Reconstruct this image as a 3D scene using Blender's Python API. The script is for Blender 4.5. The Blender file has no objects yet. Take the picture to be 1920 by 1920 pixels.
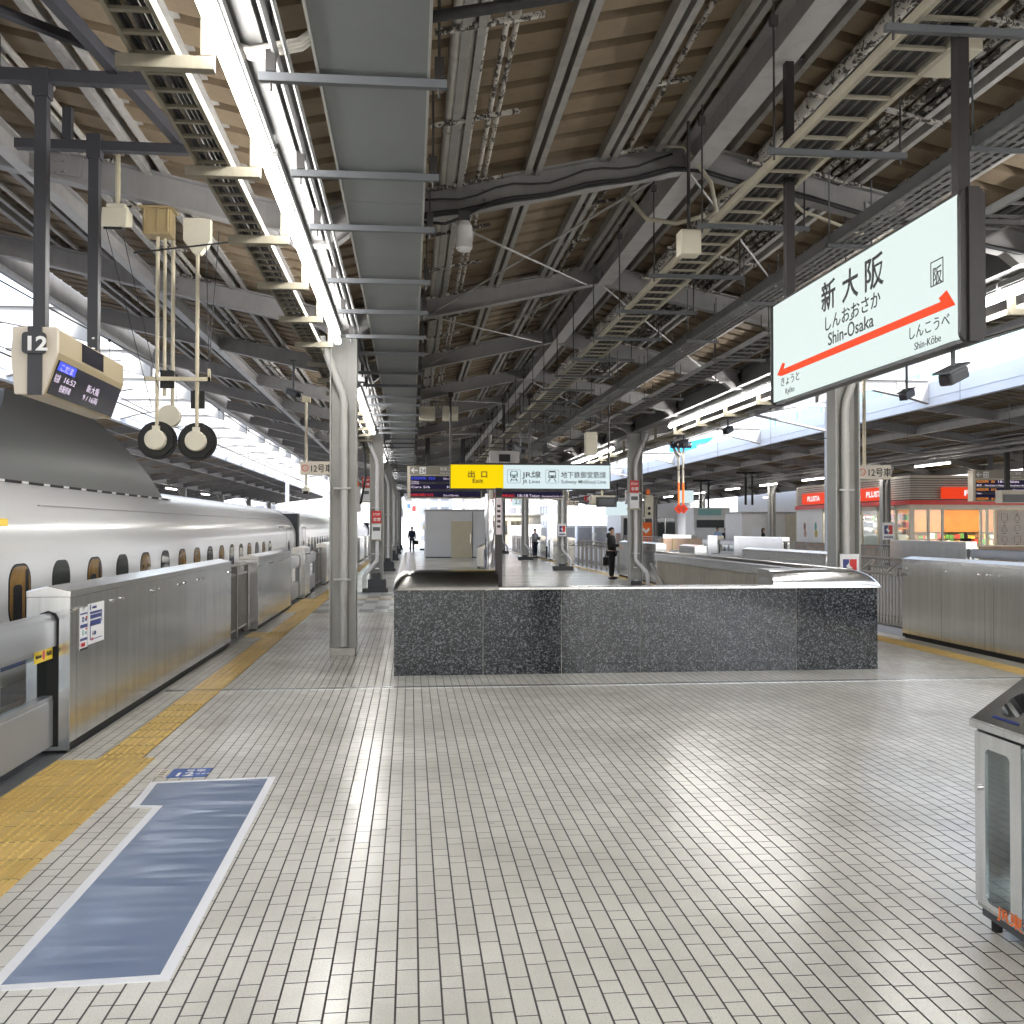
import bpy, math, random
from mathutils import Vector, Matrix
random.seed(7)
R = math.radians
S = bpy.context.scene
COL = S.collection
EXPO = 3.95
CAMH = 1.676
ORD = ['nearest', 'second', 'third', 'fourth', 'fifth', 'sixth', 'seventh', 'eighth', 'ninth', 'tenth', 'eleventh', 'twelfth', 'thirteenth', 'fourteenth', 'fifteenth', 'sixteenth', 'seventeenth', 'eighteenth', 'nineteenth', 'twentieth']
ORG = {}

# ------------------------------------------------------------------ objects
def tag(o, label=None, cat=None, group=None, kind=None):
    if label: o['label'] = label
    if cat: o['category'] = cat
    if group: o['group'] = group
    if kind: o['kind'] = kind
    return o

def thing(name, label, cat, loc=(0, 0, 0), group=None, rotz=0):
    o = bpy.data.objects.new(name, None)
    COL.objects.link(o)
    o.location = loc; o.rotation_euler = (0, 0, rotz)
    o.empty_display_size = .1
    ORG[o.name] = Vector(loc) if not rotz else Vector((0, 0, 0))
    return tag(o, label, cat, group)

def kids(o):
    return [c for c in COL.objects if c.parent == o]

def copy_tree(o, parent=None, loc=None, label=None):
    cs = [c for c in o.children]
    c = o.copy(); COL.objects.link(c)
    if parent is not None: c.parent = parent
    if loc is not None: c.location = loc
    if label: c['label'] = label
    for ch in cs: copy_tree(ch, c)
    return c

class MB:
    """collects faces of one mesh"""
    def __init__(s):
        s.v = []; s.f = []; s.m = []; s.mi = 0
    def add(s, vs, fs, mi=None):
        n = len(s.v); s.v += [tuple(p) for p in vs]
        s.f += [tuple(i + n for i in f) for f in fs]
        s.m += [s.mi if mi is None else mi] * len(fs)
        return s
    def quad(s, a, b, c, d, mi=None): return s.add([a, b, c, d], [(0, 1, 2, 3)], mi)
    def box(s, x0, x1, y0, y1, z0, z1, mi=None):
        vs = [(x, y, z) for x in (x0, x1) for y in (y0, y1) for z in (z0, z1)]
        return s.add(vs, [(0, 1, 3, 2), (4, 6, 7, 5), (0, 4, 5, 1), (2, 3, 7, 6), (0, 2, 6, 4), (1, 5, 7, 3)], mi)
    def frame(s, p0, p1, up=(0, 0, 1)):
        p0 = Vector(p0); p1 = Vector(p1); d = (p1 - p0).normalized(); u = Vector(up)
        x = d.cross(u)
        if x.length < 1e-4: x = d.cross(Vector((0, 1, 0)))
        x.normalize(); u = x.cross(d).normalized()
        return p0, p1, x, u
    def prof(s, p0, p1, pr, up=(0, 0, 1), mi=None, caps=True):
        """sweep a closed profile of (side, up) points from p0 to p1"""
        p0, p1, x, u = s.frame(p0, p1, up); n = len(pr)
        vs = [p + x * a + u * b for p in (p0, p1) for a, b in pr]
        fs = [(i, (i + 1) % n, n + (i + 1) % n, n + i) for i in range(n)]
        if caps: fs += [tuple(range(n))[::-1], tuple(range(n, 2 * n))]
        return s.add(vs, fs, mi)
    def bar(s, p0, p1, w, h, up=(0, 0, 1), mi=None):
        return s.prof(p0, p1, [(-w / 2, -h / 2), (w / 2, -h / 2), (w / 2, h / 2), (-w / 2, h / 2)], up, mi)
    def ibeam(s, p0, p1, h, w, tw=.014, tf=.018, up=(0, 0, 1), mi=None):
        a, b, t = w / 2, tw / 2, tf
        return s.prof(p0, p1, [(-a, 0), (a, 0), (a, t), (b, t), (b, h - t), (a, h - t), (a, h), (-a, h), (-a, h - t), (-b, h - t), (-b, t), (-a, t)], up, mi)
    def chan(s, p0, p1, h, w, t=.008, up=(0, 0, 1), mi=None, sgn=1):
        return s.prof(p0, p1, [(0, 0), (sgn * w, 0), (sgn * w, t), (sgn * t, t), (sgn * t, h - t), (sgn * w, h - t), (sgn * w, h), (0, h)][::sgn], up, mi)
    def cyl(s, p0, p1, r0, r1=None, n=12, mi=None, caps=True):
        r1 = r0 if r1 is None else r1
        p0, p1, x, u = s.frame(p0, p1); vs = []
        for p, r in ((p0, r0), (p1, r1)):
            vs += [p + x * (r * math.cos(2 * math.pi * i / n)) + u * (r * math.sin(2 * math.pi * i / n)) for i in range(n)]
        fs = [(i, (i + 1) % n, n + (i + 1) % n, n + i) for i in range(n)]
        if caps: fs += [tuple(range(n))[::-1], tuple(range(n, 2 * n))]
        return s.add(vs, fs, mi)
    def tube(s, pts, r, n=8, mi=None):
        pts = [Vector(p) for p in pts]; vs = []; u = None
        for i, p in enumerate(pts):
            d = (pts[min(i + 1, len(pts) - 1)] - pts[max(i - 1, 0)]).normalized()
            if u is None:
                u = Vector((0, 0, 1)) if abs(d.z) < .9 else Vector((1, 0, 0))
            x = d.cross(u).normalized(); u = x.cross(d).normalized()
            vs += [p + x * (r * math.cos(2 * math.pi * k / n)) + u * (r * math.sin(2 * math.pi * k / n)) for k in range(n)]
        fs = []
        for i in range(len(pts) - 1):
            fs += [(i * n + k, i * n + (k + 1) % n, (i + 1) * n + (k + 1) % n, (i + 1) * n + k) for k in range(n)]
        fs += [tuple(range(n))[::-1], tuple(range((len(pts) - 1) * n, len(pts) * n))]
        return s.add(vs, fs, mi)
    def ext(s, poly, ax, a, b, mi=None):
        """extrude a 2D polygon along axis x (poly=(y,z)), y (poly=(x,z)) or z (poly=(x,y))"""
        def mk(p, t):
            return (t, p[0], p[1]) if ax == 'x' else (p[0], t, p[1]) if ax == 'y' else (p[0], p[1], t)
        n = len(poly); vs = [mk(p, a) for p in poly] + [mk(p, b) for p in poly]
        fs = [(i, (i + 1) % n, n + (i + 1) % n, n + i) for i in range(n)] + [tuple(range(n))[::-1], tuple(range(n, 2 * n))]
        return s.add(vs, fs, mi)
    def ball(s, c, rx, ry=None, rz=None, n=10, m=7, mi=None):
        ry = ry or rx; rz = rz or rx; vs = []; fs = []
        for j in range(m + 1):
            t = math.pi * j / m
            vs += [(c[0] + rx * math.sin(t) * math.cos(2 * math.pi * i / n), c[1] + ry * math.sin(t) * math.sin(2 * math.pi * i / n), c[2] + rz * math.cos(t)) for i in range(n)]
        for j in range(m):
            fs += [(j * n + i, (j + 1) * n + i, (j + 1) * n + (i + 1) % n, j * n + (i + 1) % n) for i in range(n)]
        return s.add(vs, fs, mi)
    def build(s, name, mats, parent=None, smooth=False, bevel=0, org=None, auto=None):
        if not isinstance(mats, (list, tuple)): mats = [mats]
        o0 = ORG[parent.name] if parent is not None else Vector(org) if org is not None else Vector((0, 0, 0))
        me = bpy.data.meshes.new(name)
        me.from_pydata([(x - o0.x, y - o0.y, z - o0.z) for x, y, z in s.v], [], s.f)
        for m in mats: me.materials.append(m)
        if len(mats) > 1: me.polygons.foreach_set('material_index', s.m)
        import bmesh
        bm = bmesh.new(); bm.from_mesh(me); bmesh.ops.recalc_face_normals(bm, faces=bm.faces); bm.to_mesh(me); bm.free()
        if smooth: me.shade_smooth()
        o = bpy.data.objects.new(name, me); COL.objects.link(o)
        if parent is not None: o.parent = parent
        else: o.location = o0
        ORG[o.name] = o0
        if auto:
            me.shade_smooth(); me.set_sharp_from_angle(angle=R(auto))
        if bevel:
            b = o.modifiers.new('Bevel', 'BEVEL'); b.width = bevel; b.segments = 2; b.limit_method = 'ANGLE'
        return o
    def thing(s, name, label, cat, mats, org, group=None, **k):
        return tag(s.build(name, mats, None, org=org, **k), label, cat, group)

def rrect(w, h, r, n=5, cx=0, cy=0):
    out = []
    for sx, sy, a0 in ((1, 1, 0), (-1, 1, 90), (-1, -1, 180), (1, -1, 270)):
        for i in range(n + 1):
            a = R(a0 + 90 * i / n)
            out.append((cx + sx * (w / 2 - r) + r * math.cos(a), cy + sy * (h / 2 - r) + r * math.sin(a)))
    return out

def text(body, m, parent, loc, xdir, ydir, size, name='lettering', align='LEFT', bold=0, sx=1.0, ext=.0015, org=None, width=None):
    """lettering as a thin mesh; loc = left end of the baseline in world space; width fits the line"""
    c = bpy.data.curves.new('t', 'FONT'); c.body = body; c.size = size; c.align_x = align; c.offset = bold * size
    c.extrude = ext; c.resolution_u = 3
    t = bpy.data.objects.new('t', c); COL.objects.link(t)
    dg = bpy.context.evaluated_depsgraph_get()
    me = bpy.data.meshes.new_from_object(t.evaluated_get(dg))
    bpy.data.objects.remove(t); bpy.data.curves.remove(c)
    if width:
        xs = [v.co.x for v in me.vertices]; sx = width / max(1e-6, max(xs) - min(xs))
    X = Vector(xdir).normalized(); Y = Vector(ydir).normalized(); Z = X.cross(Y)
    o0 = ORG[parent.name] if parent is not None else Vector(org)
    L = Vector(loc) - o0
    for v in me.vertices: v.co = L + X * (v.co.x * sx) + Y * v.co.y + Z * v.co.z
    me.materials.clear(); me.materials.append(m); me.name = name
    o = bpy.data.objects.new(name, me); COL.objects.link(o)
    if parent is not None: o.parent = parent
    ORG[o.name] = o0
    return o

# ------------------------------------------------------------------ materials
class NT:
    def __init__(s, name):
        s.mat = bpy.data.materials.new(name); s.mat.use_nodes = True
        s.t = s.mat.node_tree; s.b = s.t.nodes['Principled BSDF']; s.l = s.t.links
    def n(s, typ, **k):
        x = s.t.nodes.new('ShaderNode' + typ)
        for a, v in k.items(): setattr(x, a, v)
        return x
    def put(s, sock, v):
        if hasattr(v, 'links') or isinstance(v, bpy.types.NodeSocket): s.l.new(v, sock)
        elif isinstance(v, (tuple, list)) and len(v) == 3 and sock.type == 'RGBA': sock.default_value = (*v, 1)
        else: sock.default_value = v
    def math(s, op, a, b=0.0, c=0.0, clamp=False):
        x = s.n('Math', operation=op, use_clamp=clamp)
        for i, v in enumerate((a, b, c)): s.put(x.inputs[i], v)
        return x.outputs[0]
    def mix(s, f, a, b, mode='MIX'):
        x = s.n('Mix', data_type='RGBA', blend_type=mode)
        s.put(x.inputs[0], f); s.put(x.inputs[6], a); s.put(x.inputs[7], b)
        return x.outputs[2]
    def obj(s, scale=(1, 1, 1)):
        c = s.n('TexCoord').outputs['Object']
        if scale == (1, 1, 1): return c
        m = s.n('Mapping'); m.inputs['Scale'].default_value = scale; s.l.new(c, m.inputs[0]); return m.outputs[0]
    def pos(s, scale=(1, 1, 1)):
        c = s.n('NewGeometry').outputs['Position']
        m = s.n('Mapping'); m.inputs['Scale'].default_value = scale; s.l.new(c, m.inputs[0]); return m.outputs[0]
    def noise(s, vec, scale=5, det=4, rough=.55, dist=0):
        x = s.n('TexNoise'); s.l.new(vec, x.inputs['Vector'])
        x.inputs['Scale'].default_value = scale; x.inputs['Detail'].default_value = det; x.inputs['Roughness'].default_value = rough
        x.inputs['Distortion'].default_value = dist
        return x.outputs[0]
    def vor(s, vec, scale, feature='F1', out='Distance'):
        x = s.n('TexVoronoi', feature=feature); s.l.new(vec, x.inputs['Vector']); x.inputs['Scale'].default_value = scale
        return x.outputs[out]
    def ramp(s, f, stops):
        x = s.n('ValToRGB'); s.put(x.inputs[0], f); e = x.color_ramp.elements
        while len(e) < len(stops): e.new(.5)
        for el, (p, c) in zip(e, stops):
            el.position = p; el.color = (*c, 1) if isinstance(c, (tuple, list)) else (c, c, c, 1)
        return x.outputs[0]
    def bump(s, h, strength=.3, dist=.01):
        x = s.n('Bump'); s.put(x.inputs['Height'], h); x.inputs['Strength'].default_value = strength; x.inputs['Distance'].default_value = dist
        s.l.new(x.outputs[0], s.b.inputs['Normal'])
    def set(s, **k):
        for a, v in k.items(): s.put(s.b.inputs[a.replace('_', ' ')], v)
        return s

def mul(c, k): return tuple(min(1, max(0, x * k)) for x in c)

def paint(name, col, rough=.5, var=.12, scale=3.0, metal=0.0, grime=.0, coat=0, bump=0):
    n = NT(name); v = n.pos()
    f = n.noise(v, scale, 5, .6)
    c = n.mix(n.ramp(f, [(.3, 0.0), (.7, 1.0)]), mul(col, 1 - var), mul(col, 1 + var * .6))
    if grime:
        g = n.noise(n.pos((6, 6, .7)), 1.5, 5, .65)
        c = n.mix(n.math('MULTIPLY', n.ramp(g, [(.5, 0.0), (.75, 1.0)]), grime), c, mul(col, .35))
    n.set(Base_Color=c, Metallic=metal, Roughness=n.math('ADD', n.math('MULTIPLY', n.noise(v, scale * 3, 3), .06), rough - .03))
    if coat: n.set(Coat_Weight=coat, Coat_Roughness=.06)
    if bump: n.bump(n.noise(v, 60, 3), bump, .004)
    return n.mat

def lacquer(name, col, rough, coat=0):
    n = NT(name); f = n.noise(n.pos((.3, .12, .5)), 1.0, 2)
    n.set(Base_Color=col, Roughness=n.math('ADD', rough - .04, n.math('MULTIPLY', f, .08)))
    if coat: n.set(Coat_Weight=coat, Coat_Roughness=.08)
    return n.mat

def glow(name, col, level):
    n = NT(name)
    n.set(Base_Color=mul(col, .08), Roughness=.5, Specular_IOR_Level=.12, Emission_Color=col, Emission_Strength=level / 2 ** EXPO)
    return n.mat

def steel(name, col=(.60, .59, .57), rough=.25, streak=.6):
    n = NT(name)
    g = n.noise(n.pos((9, 9, .35)), 1.3, 5, .6)          # vertical weather streaks
    h = n.noise(n.pos(), 1.1, 3)
    fine = n.noise(n.pos((260, 260, 4)), 1, 2)            # brushed grain
    c = n.mix(n.math('MULTIPLY', n.ramp(g, [(.4, 0.0), (.72, 1.0)]), streak), col, mul(col, .62))
    n.set(Base_Color=n.mix(n.math('MULTIPLY', h, .3), c, (.55, .54, .52)), Metallic=.96,
          Roughness=n.math('ADD', n.math('ADD', n.math('MULTIPLY', g, .15), n.math('MULTIPLY', fine, .04)), rough - .10))
    n.bump(fine, .06, .002)
    return n.mat

def peeling(name, col, under=(.06, .05, .045), amount=.5):
    n = NT(name); v = n.pos((1, .5, 1))
    f = n.noise(v, 22, 6, .7, .6); big = n.noise(n.pos(), 1.2, 2)
    t = n.math('ADD', f, n.math('MULTIPLY', n.math('SUBTRACT', big, .5), .35))
    m = n.ramp(t, [(amount - .015, 1.0), (amount + .015, 0.0)])
    n.set(Base_Color=n.mix(m, col, under), Roughness=.65)
    n.bump(n.math('SUBTRACT', 1.0, m), .5, .006)
    return n.mat

def tile_floor():
    n = NT('platform_tiles'); W, L = .0822, .3006
    xyz = n.n('SeparateXYZ'); n.l.new(n.n('NewGeometry').outputs['Position'], xyz.inputs[0])
    x = n.math('DIVIDE', n.math('ADD', xyz.outputs[0], 40.0), W); col = n.math('FLOOR', x)
    fx = n.math('MULTIPLY', n.math('SUBTRACT', x, col), W)
    wn = n.n('TexWhiteNoise', noise_dimensions='1D'); n.l.new(col, wn.inputs['W'])
    off = n.math('ADD', n.math('MULTIPLY', n.math('MODULO', col, 3.0), .1), n.math('MULTIPLY', wn.outputs[0], .06))
    y = n.math('DIVIDE', n.math('ADD', n.math('ADD', xyz.outputs[1], 60.0), off), L); row = n.math('FLOOR', y)
    fy = n.math('MULTIPLY', n.math('SUBTRACT', y, row), L)
    lng = n.math('LESS_THAN', fy, .2004)
    ly = n.math('SUBTRACT', fy, n.math('MULTIPLY', n.math('SUBTRACT', 1.0, lng), .2004))
    ln = n.math('ADD', .1002, n.math('MULTIPLY', lng, .1002))
    dx = n.math('MINIMUM', fx, n.math('SUBTRACT', W, fx)); dy = n.math('MINIMUM', ly, n.math('SUBTRACT', ln, ly))
    mr = n.n('MapRange', interpolation_type='SMOOTHSTEP'); n.l.new(dx, mr.inputs[0]); mr.inputs[1].default_value = .0030; mr.inputs[2].default_value = .0050
    mr2 = n.n('MapRange', interpolation_type='SMOOTHSTEP'); n.l.new(dy, mr2.inputs[0]); mr2.inputs[1].default_value = .0022; mr2.inputs[2].default_value = .0042
    tile = n.math('MULTIPLY', mr.outputs[0], mr2.outputs[0])
    cid = n.n('CombineXYZ'); n.put(cid.inputs[0], col); n.put(cid.inputs[1], row); n.put(cid.inputs[2], lng)
    w2 = n.n('TexWhiteNoise', noise_dimensions='3D'); n.l.new(cid.outputs[0], w2.inputs[0])
    p = n.pos()
    speck = n.ramp(n.noise(p, 130, 2, .7), [(.36, .80), (.48, 1.0), (.62, 1.03)])
    c = n.mix(w2.outputs[0], (.735, .705, .635), (.80, .77, .70))
    c = n.mix(.8, c, speck, 'MULTIPLY')
    dirt = n.noise(p, .55, 5, .6)
    c = n.mix(n.math('MULTIPLY', n.ramp(dirt, [(.38, 0.0), (.68, 1.0)]), .6), c, mul((.5, .47, .41), .8))
    spot = n.ramp(n.noise(n.pos(), 5.5, 2, .5), [(.735, 0.0), (.75, 1.0)])
    c = n.mix(n.math('MULTIPLY', spot, .35), c, (.22, .20, .18))
    scuff = n.ramp(n.noise(n.pos((9, 14, 9)), 3, 6, .7, 2.0), [(.64, 0.0), (.70, 1.0)])
    c = n.mix(n.math('MULTIPLY', scuff, .3), c, (.2, .19, .18))
    c = n.mix(tile, (.04, .034, .03), c)
    wear = n.noise(p, 1.3, 4, .6)
    n.set(Base_Color=c, Roughness=n.math('ADD', n.math('MULTIPLY', n.math('SUBTRACT', 1.0, tile), .5),
          n.math('ADD', .15, n.math('ADD', n.math('MULTIPLY', wear, .11), n.math('MULTIPLY', w2.outputs[0], .02)))))
    n.set(Specular_IOR_Level=.62)
    sc_ = n.n('SeparateColor'); n.l.new(w2.outputs[1], sc_.inputs[0])
    tilt = n.math('ADD', n.math('MULTIPLY', n.math('MULTIPLY', n.math('SUBTRACT', sc_.outputs[0], .5), fx), 20.0), n.math('MULTIPLY', n.math('MULTIPLY', n.math('SUBTRACT', sc_.outputs[1], .5), ly), 14.0))
    n.bump(n.math('ADD', n.math('ADD', n.math('ADD', tile, tilt), n.math('MULTIPLY', n.noise(p, 30, 3), .2)), n.math('MULTIPLY', n.noise(n.pos((7, 22, 7)), 1, 3), .35)), .3, .004)
    return n.mat

def granite(name='polished_granite', spec=.5, coat=0):
    n = NT(name); v = n.pos()
    a = n.vor(v, 80, 'F1', 'Color'); s = n.n('SeparateColor'); n.l.new(a, s.inputs[0])
    f = n.noise(v, 82, 5, .75, 1.2)
    t = n.math('ADD', n.math('MULTIPLY', s.outputs[0], .45), n.math('MULTIPLY', f, .62))
    c = n.ramp(t, [(.42, (.006, .0075, .0095)), (.56, (.019, .023, .028)), (.64, (.052, .059, .068)), (.735, (.165, .178, .195))])
    n.set(Base_Color=c, Roughness=.09, Specular_IOR_Level=spec)
    if coat: n.set(Coat_Weight=coat, Coat_Roughness=.07, Coat_IOR=1.75)
    return n.mat

def rubber_dots():
    n = NT('tactile_yellow'); p = n.pos()
    xyz = n.n('SeparateXYZ'); n.l.new(p, xyz.inputs[0])
    y = n.math('DIVIDE', n.math('ADD', xyz.outputs[1], 30.05), .3); row = n.math('FLOOR', y)
    fy = n.math('MULTIPLY', n.math('SUBTRACT', y, row), .3)
    seam = n.math('LESS_THAN', fy, .009)
    wn = n.n('TexWhiteNoise', noise_dimensions='1D'); n.l.new(row, wn.inputs['W'])
    c = n.mix(wn.outputs[0], (.60, .405, .115), (.73, .51, .17))
    c = n.mix(n.math('MULTIPLY', n.ramp(n.noise(p, 9, 5, .7), [(.45, 0.0), (.75, 1.0)]), .3), c, (.40, .27, .08))
    c = n.mix(n.math('MULTIPLY', seam, .85), c, (.10, .06, .02))
    n.set(Base_Color=c, Roughness=.42)
    n.bump(n.noise(p, 60, 3), .15, .003)
    return n.mat

def blue_sheet():
    n = NT('blue_floor_sheet')
    f = n.noise(n.pos((1.3, 6, 3)), 1, 1, .5, .2)
    c = n.mix(n.noise(n.pos((2, 2, 2)), 1, 2), (.16, .205, .31), (.215, .27, .385))
    n.set(Base_Color=c, Roughness=n.math('ADD', .10, n.math('MULTIPLY', n.noise(n.pos((3, 9, 3)), 1, 1), .14)), Specular_IOR_Level=.6)
    n.bump(f, .35, .03)
    return n.mat

def facade(name, wall, win, sx, sz):
    n = NT(name); xyz = n.n('SeparateXYZ'); n.l.new(n.n('NewGeometry').outputs['Position'], xyz.inputs[0])
    fx = n.math('FRACT', n.math('DIVIDE', n.math('ADD', xyz.outputs[0], n.math('MULTIPLY', xyz.outputs[1], .77)), sx)); fz = n.math('FRACT', n.math('DIVIDE', xyz.outputs[2], sz))
    a = n.math('MULTIPLY', n.math('GREATER_THAN', fx, .3), n.math('GREATER_THAN', fz, .45))
    n.set(Base_Color=n.mix(a, wall, win), Roughness=.5)
    return n.mat

def glass(name, col=(.9, .95, .95), rough=.03, alpha=.25):
    n = NT(name)
    g = n.n('BsdfGlossy'); g.inputs['Roughness'].default_value = rough
    t = n.n('BsdfTransparent'); t.inputs[0].default_value = (*col, 1)
    fr = n.n('Fresnel'); fr.inputs[0].default_value = 1.5
    m = n.n('MixShader'); gm = n.n('NewGeometry'); n.l.new(n.math('MULTIPLY', n.math('ADD', fr.outputs[0], alpha * .3), n.math('SUBTRACT', 1.0, gm.outputs['Backfacing'])), m.inputs[0]); n.l.new(t.outputs[0], m.inputs[1]); n.l.new(g.outputs[0], m.inputs[2])
    n.l.new(m.outputs[0], n.t.nodes['Material Output'].inputs[0])
    return n.mat

M = dict(
    tiles=tile_floor(), granite=granite(), granite2=granite('mirror_polished_granite', .6, .3), tact=rubber_dots(), blue=blue_sheet(),
    beam=paint('grey_beam_paint', (.30, .293, .293), .5, .12, 2.5, grime=.25),
    beaml=paint('light_grey_paint', (.44, .43, .43), .45, .12, 2.5, grime=.3),
    colm=paint('column_grey_paint', (.40, .40, .385), .4, .1, 2.0, grime=.25),
    deck=paint('tan_roof_soffit', (.25, .188, .122), .7, .18, 1.3, grime=.3),
    roof=paint('roof_top_sheet', (.45, .47, .5), .5),
    purl=paint('purlin_paint', (.37, .358, .345), .55, .15, 6, grime=.35),
    duct=paint('duct_green_grey', (.195, .21, .215), .45, .07, 1.6),
    ductbar=paint('hanger_bar_blue_grey', (.11, .118, .13), .4, .1, 5),
    rod=paint('dark_rod', (.045, .042, .042), .55),
    cream=paint('cream_paint', (.47, .435, .345), .45, .1, 5, grime=.25),
    cable=paint('black_cable', (.028, .028, .030), .5, .3, 20),
    cablel=paint('grey_cable', (.16, .15, .14), .5, .3, 20),
    pipe=paint('white_pipe_paint', (.58, .55, .51), .45, .1, 6, grime=.3),
    pipeg=paint('grey_drain_pipe', (.52, .515, .50), .35, .06, 4, grime=.15),
    pipew=paint('white_drain_pipe', (.72, .72, .73), .4, .06, 4, grime=.15),
    peel=peeling('peeling_pipe_paint', (.55, .52, .48), amount=.46),
    peel2=peeling('flaked_pipe_paint', (.56, .53, .49), amount=.52),
    conc=paint('plinth_concrete', (.50, .48, .45), .75, .15, 8, bump=.2),
    dgrey=paint('dark_grey_rubber', (.06, .062, .068), .55, .1, 8),
    black=paint('matt_black', (.006, .006, .006), .6),
    post=paint('dark_slate_post', (.030, .030, .037), .4, .08, 4),
    signdk=paint('sign_frame_brown', (.020, .017, .018), .4, .08, 4),
    steel=steel('stainless_steel', (.78, .79, .80), .19), steeld=steel('stainless_dark', (.52, .52, .51), .20), steelm=steel('polished_steel', (.78, .78, .78), .16, .1),
    bronze=steel('dark_steel_hood', (.075, .073, .07), .19, .2),
    alu=paint('door_leaf_grey', (.33, .34, .36), .32, .05, 3, metal=.35),
    glass=glass('clear_glass'), tglass=glass('tinted_glass', (.55, .6, .6)),
    white=paint('white_panel', (.76, .76, .77), .4, .04, 2, grime=.08),
    train=lacquer('train_white_lacquer', (.84, .845, .86), .20, .2),
    shield=lacquer('shield_grey_lacquer', (.125, .128, .132), .38),
    winrim=paint('window_rim', (.012, .012, .014), .25),
    wdark=paint('window_pane_reflection', (.035, .045, .04), .06, .3, 2), wwarm=paint('window_pane_amber', (.30, .17, .045), .08, .5, 3),  # dark pane: green reflection in the glass is put into the colour
    stripe=paint('train_blue', (.07, .14, .42), .25),
    yellow=paint('yellow_sticker', (.85, .62, .02), .4), stick=paint('white_sticker', (.80, .80, .82), .4, .03), navy=paint('navy_print', (.03, .045, .20), .4),
    red=paint('red_paint', (.62, .035, .03), .4), orange=paint('orange_paint', (.85, .16, .02), .45), ink=paint('black_ink', (.008, .008, .009), .5), inkw=paint('white_ink', (.82, .82, .82), .45),
    tan=paint('monitor_gold', (.40, .32, .19), .38, .05, 3), tanl=paint('monitor_beige', (.62, .56, .47), .4, .05, 3),
    screen=paint('dark_screen', (.03, .03, .042), .12), screen2=paint('black_led_panel', (.012, .012, .020), .3),
    khaki=paint('khaki_enclosure', (.38, .29, .15), .5, .15, 6), ivory=paint('ivory_enclosure', (.62, .58, .47), .45, .06, 5), ivoryd=paint('aged_ivory_pole', (.55, .49, .36), .5, .15, 7, grime=.3),
    girder=paint('white_girder_paint', (.46, .45, .44), .5, .06, 2, grime=.1), fascia=paint('skylit_blue_fascia', (.62, .66, .74), .45, .05, .8),  # fascia: skylight blue of its shaded face is put into the colour
    ballast=paint('track_concrete', (.22, .21, .20), .9, .3, 4, bump=.3), edge=paint('platform_edge_stone', (.10, .105, .11), .5, .2, 5),
    plat=paint('neighbour_platform', (.5, .49, .47), .4, .1, 3), beige=paint('stained_beige_wall', (.40, .36, .29), .6, .2, 1.4, grime=.5),
    brick=paint('kiosk_brick', (.42, .30, .22), .7, .25, 14), kframe=paint('kiosk_frame', (.62, .57, .48), .5), slat=paint('kiosk_slat', (.50, .45, .40), .5),
    doorc=paint('cream_door', (.66, .60, .44), .5, .05, 2), rail=paint('rail_dull_steel', (.26, .245, .23), .38, .1, 6, metal=.5), teal=paint('teal_glazing', (.30, .56, .57), .15, .15, .2),
    skin=paint('skin', (.55, .34, .25), .5), hair=paint('dark_hair', (.012, .011, .011), .4), blackc=paint('black_cloth', (.005, .005, .006), .75), navyc=paint('navy_cloth', (.02, .028, .06), .75), greyc=paint('grey_cloth', (.32, .34, .36), .8), bluec=paint('pale_blue_cloth', (.30, .42, .62), .8), brownc=paint('brown_hair', (.05, .025, .015), .5),
    wood=paint('orange_wood', (.50, .19, .035), .5, .2, 2), mallow=paint('pale_grey_wall', (.78, .79, .82), .5, .04, 1),
)
M['tray'] = paint('dull_tray_grey', (.17, .17, .172), .5)
M['creamd'] = paint('lamp_offset_cream', (.22, .20, .15), .5, .1, 5, grime=.25)  # cream copy darkened in colour to offset burn-out close to the lamps
M['girdk'] = paint('lamp_offset_girder', (.14, .138, .137), .5, .1, 2.5, grime=.2)  # grey copy darkened in colour to offset lamp light on the valley girders
M['lamph'] = paint('lamp_housing_grey', (.20, .20, .20), .5)
M['tube'] = glow('lamp_tube', (1, .98, .94), 50.0)
M['lampfar'] = glow('far_lamp_tube', (1, .97, .92), 32.0)
M['sign'] = glow('backlit_white', (.82, .94, .91), .90)
M['signb'] = glow('backlit_pale_blue', (.78, .93, .96), .88)
M['signy'] = glow('backlit_yellow', (1.0, .72, .0), .95)
M['signr'] = glow('backlit_red', (.95, .06, .015), .85)
M['signw'] = glow('backlit_lettering', (1, 1, 1), 1.0)
M['ledb'] = glow('led_blue', (.08, .12, 1), 1.0); M['ledw'] = glow('led_white', (.95, .8, 1), .9); M['ledr'] = glow('led_red', (1, .05, .04), .9); M['ledo'] = glow('led_orange', (1, .35, .03), 1.0)
M['ledband'] = glow('led_panel_glow', (.035, .03, .10), .3)
M['amber'] = glow('train_destination_led', (1, .70, .12), .9)
M['warm'] = glow('kiosk_ceiling_light', (1, .88, .70), 27.0)
# ------------------------------------------------------------------ the setting
FR = 4.383                                   # spacing of roof frames
Y0 = 9.217                                   # frame nearest in front of the camera that is seen whole
def frames(a, b): return [Y0 + FR * k for k in range(a, b)]
YCOL = [13.6 + 13.149 * k for k in range(8)]

def slab(name, x0, x1, regions, mat, lab):
    m = MB()
    for a, b, c, d in regions: m.box(a, b, c, d, -1.25, 0)
    return tag(m.build(name, mat), lab, 'platform', kind='structure')

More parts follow.
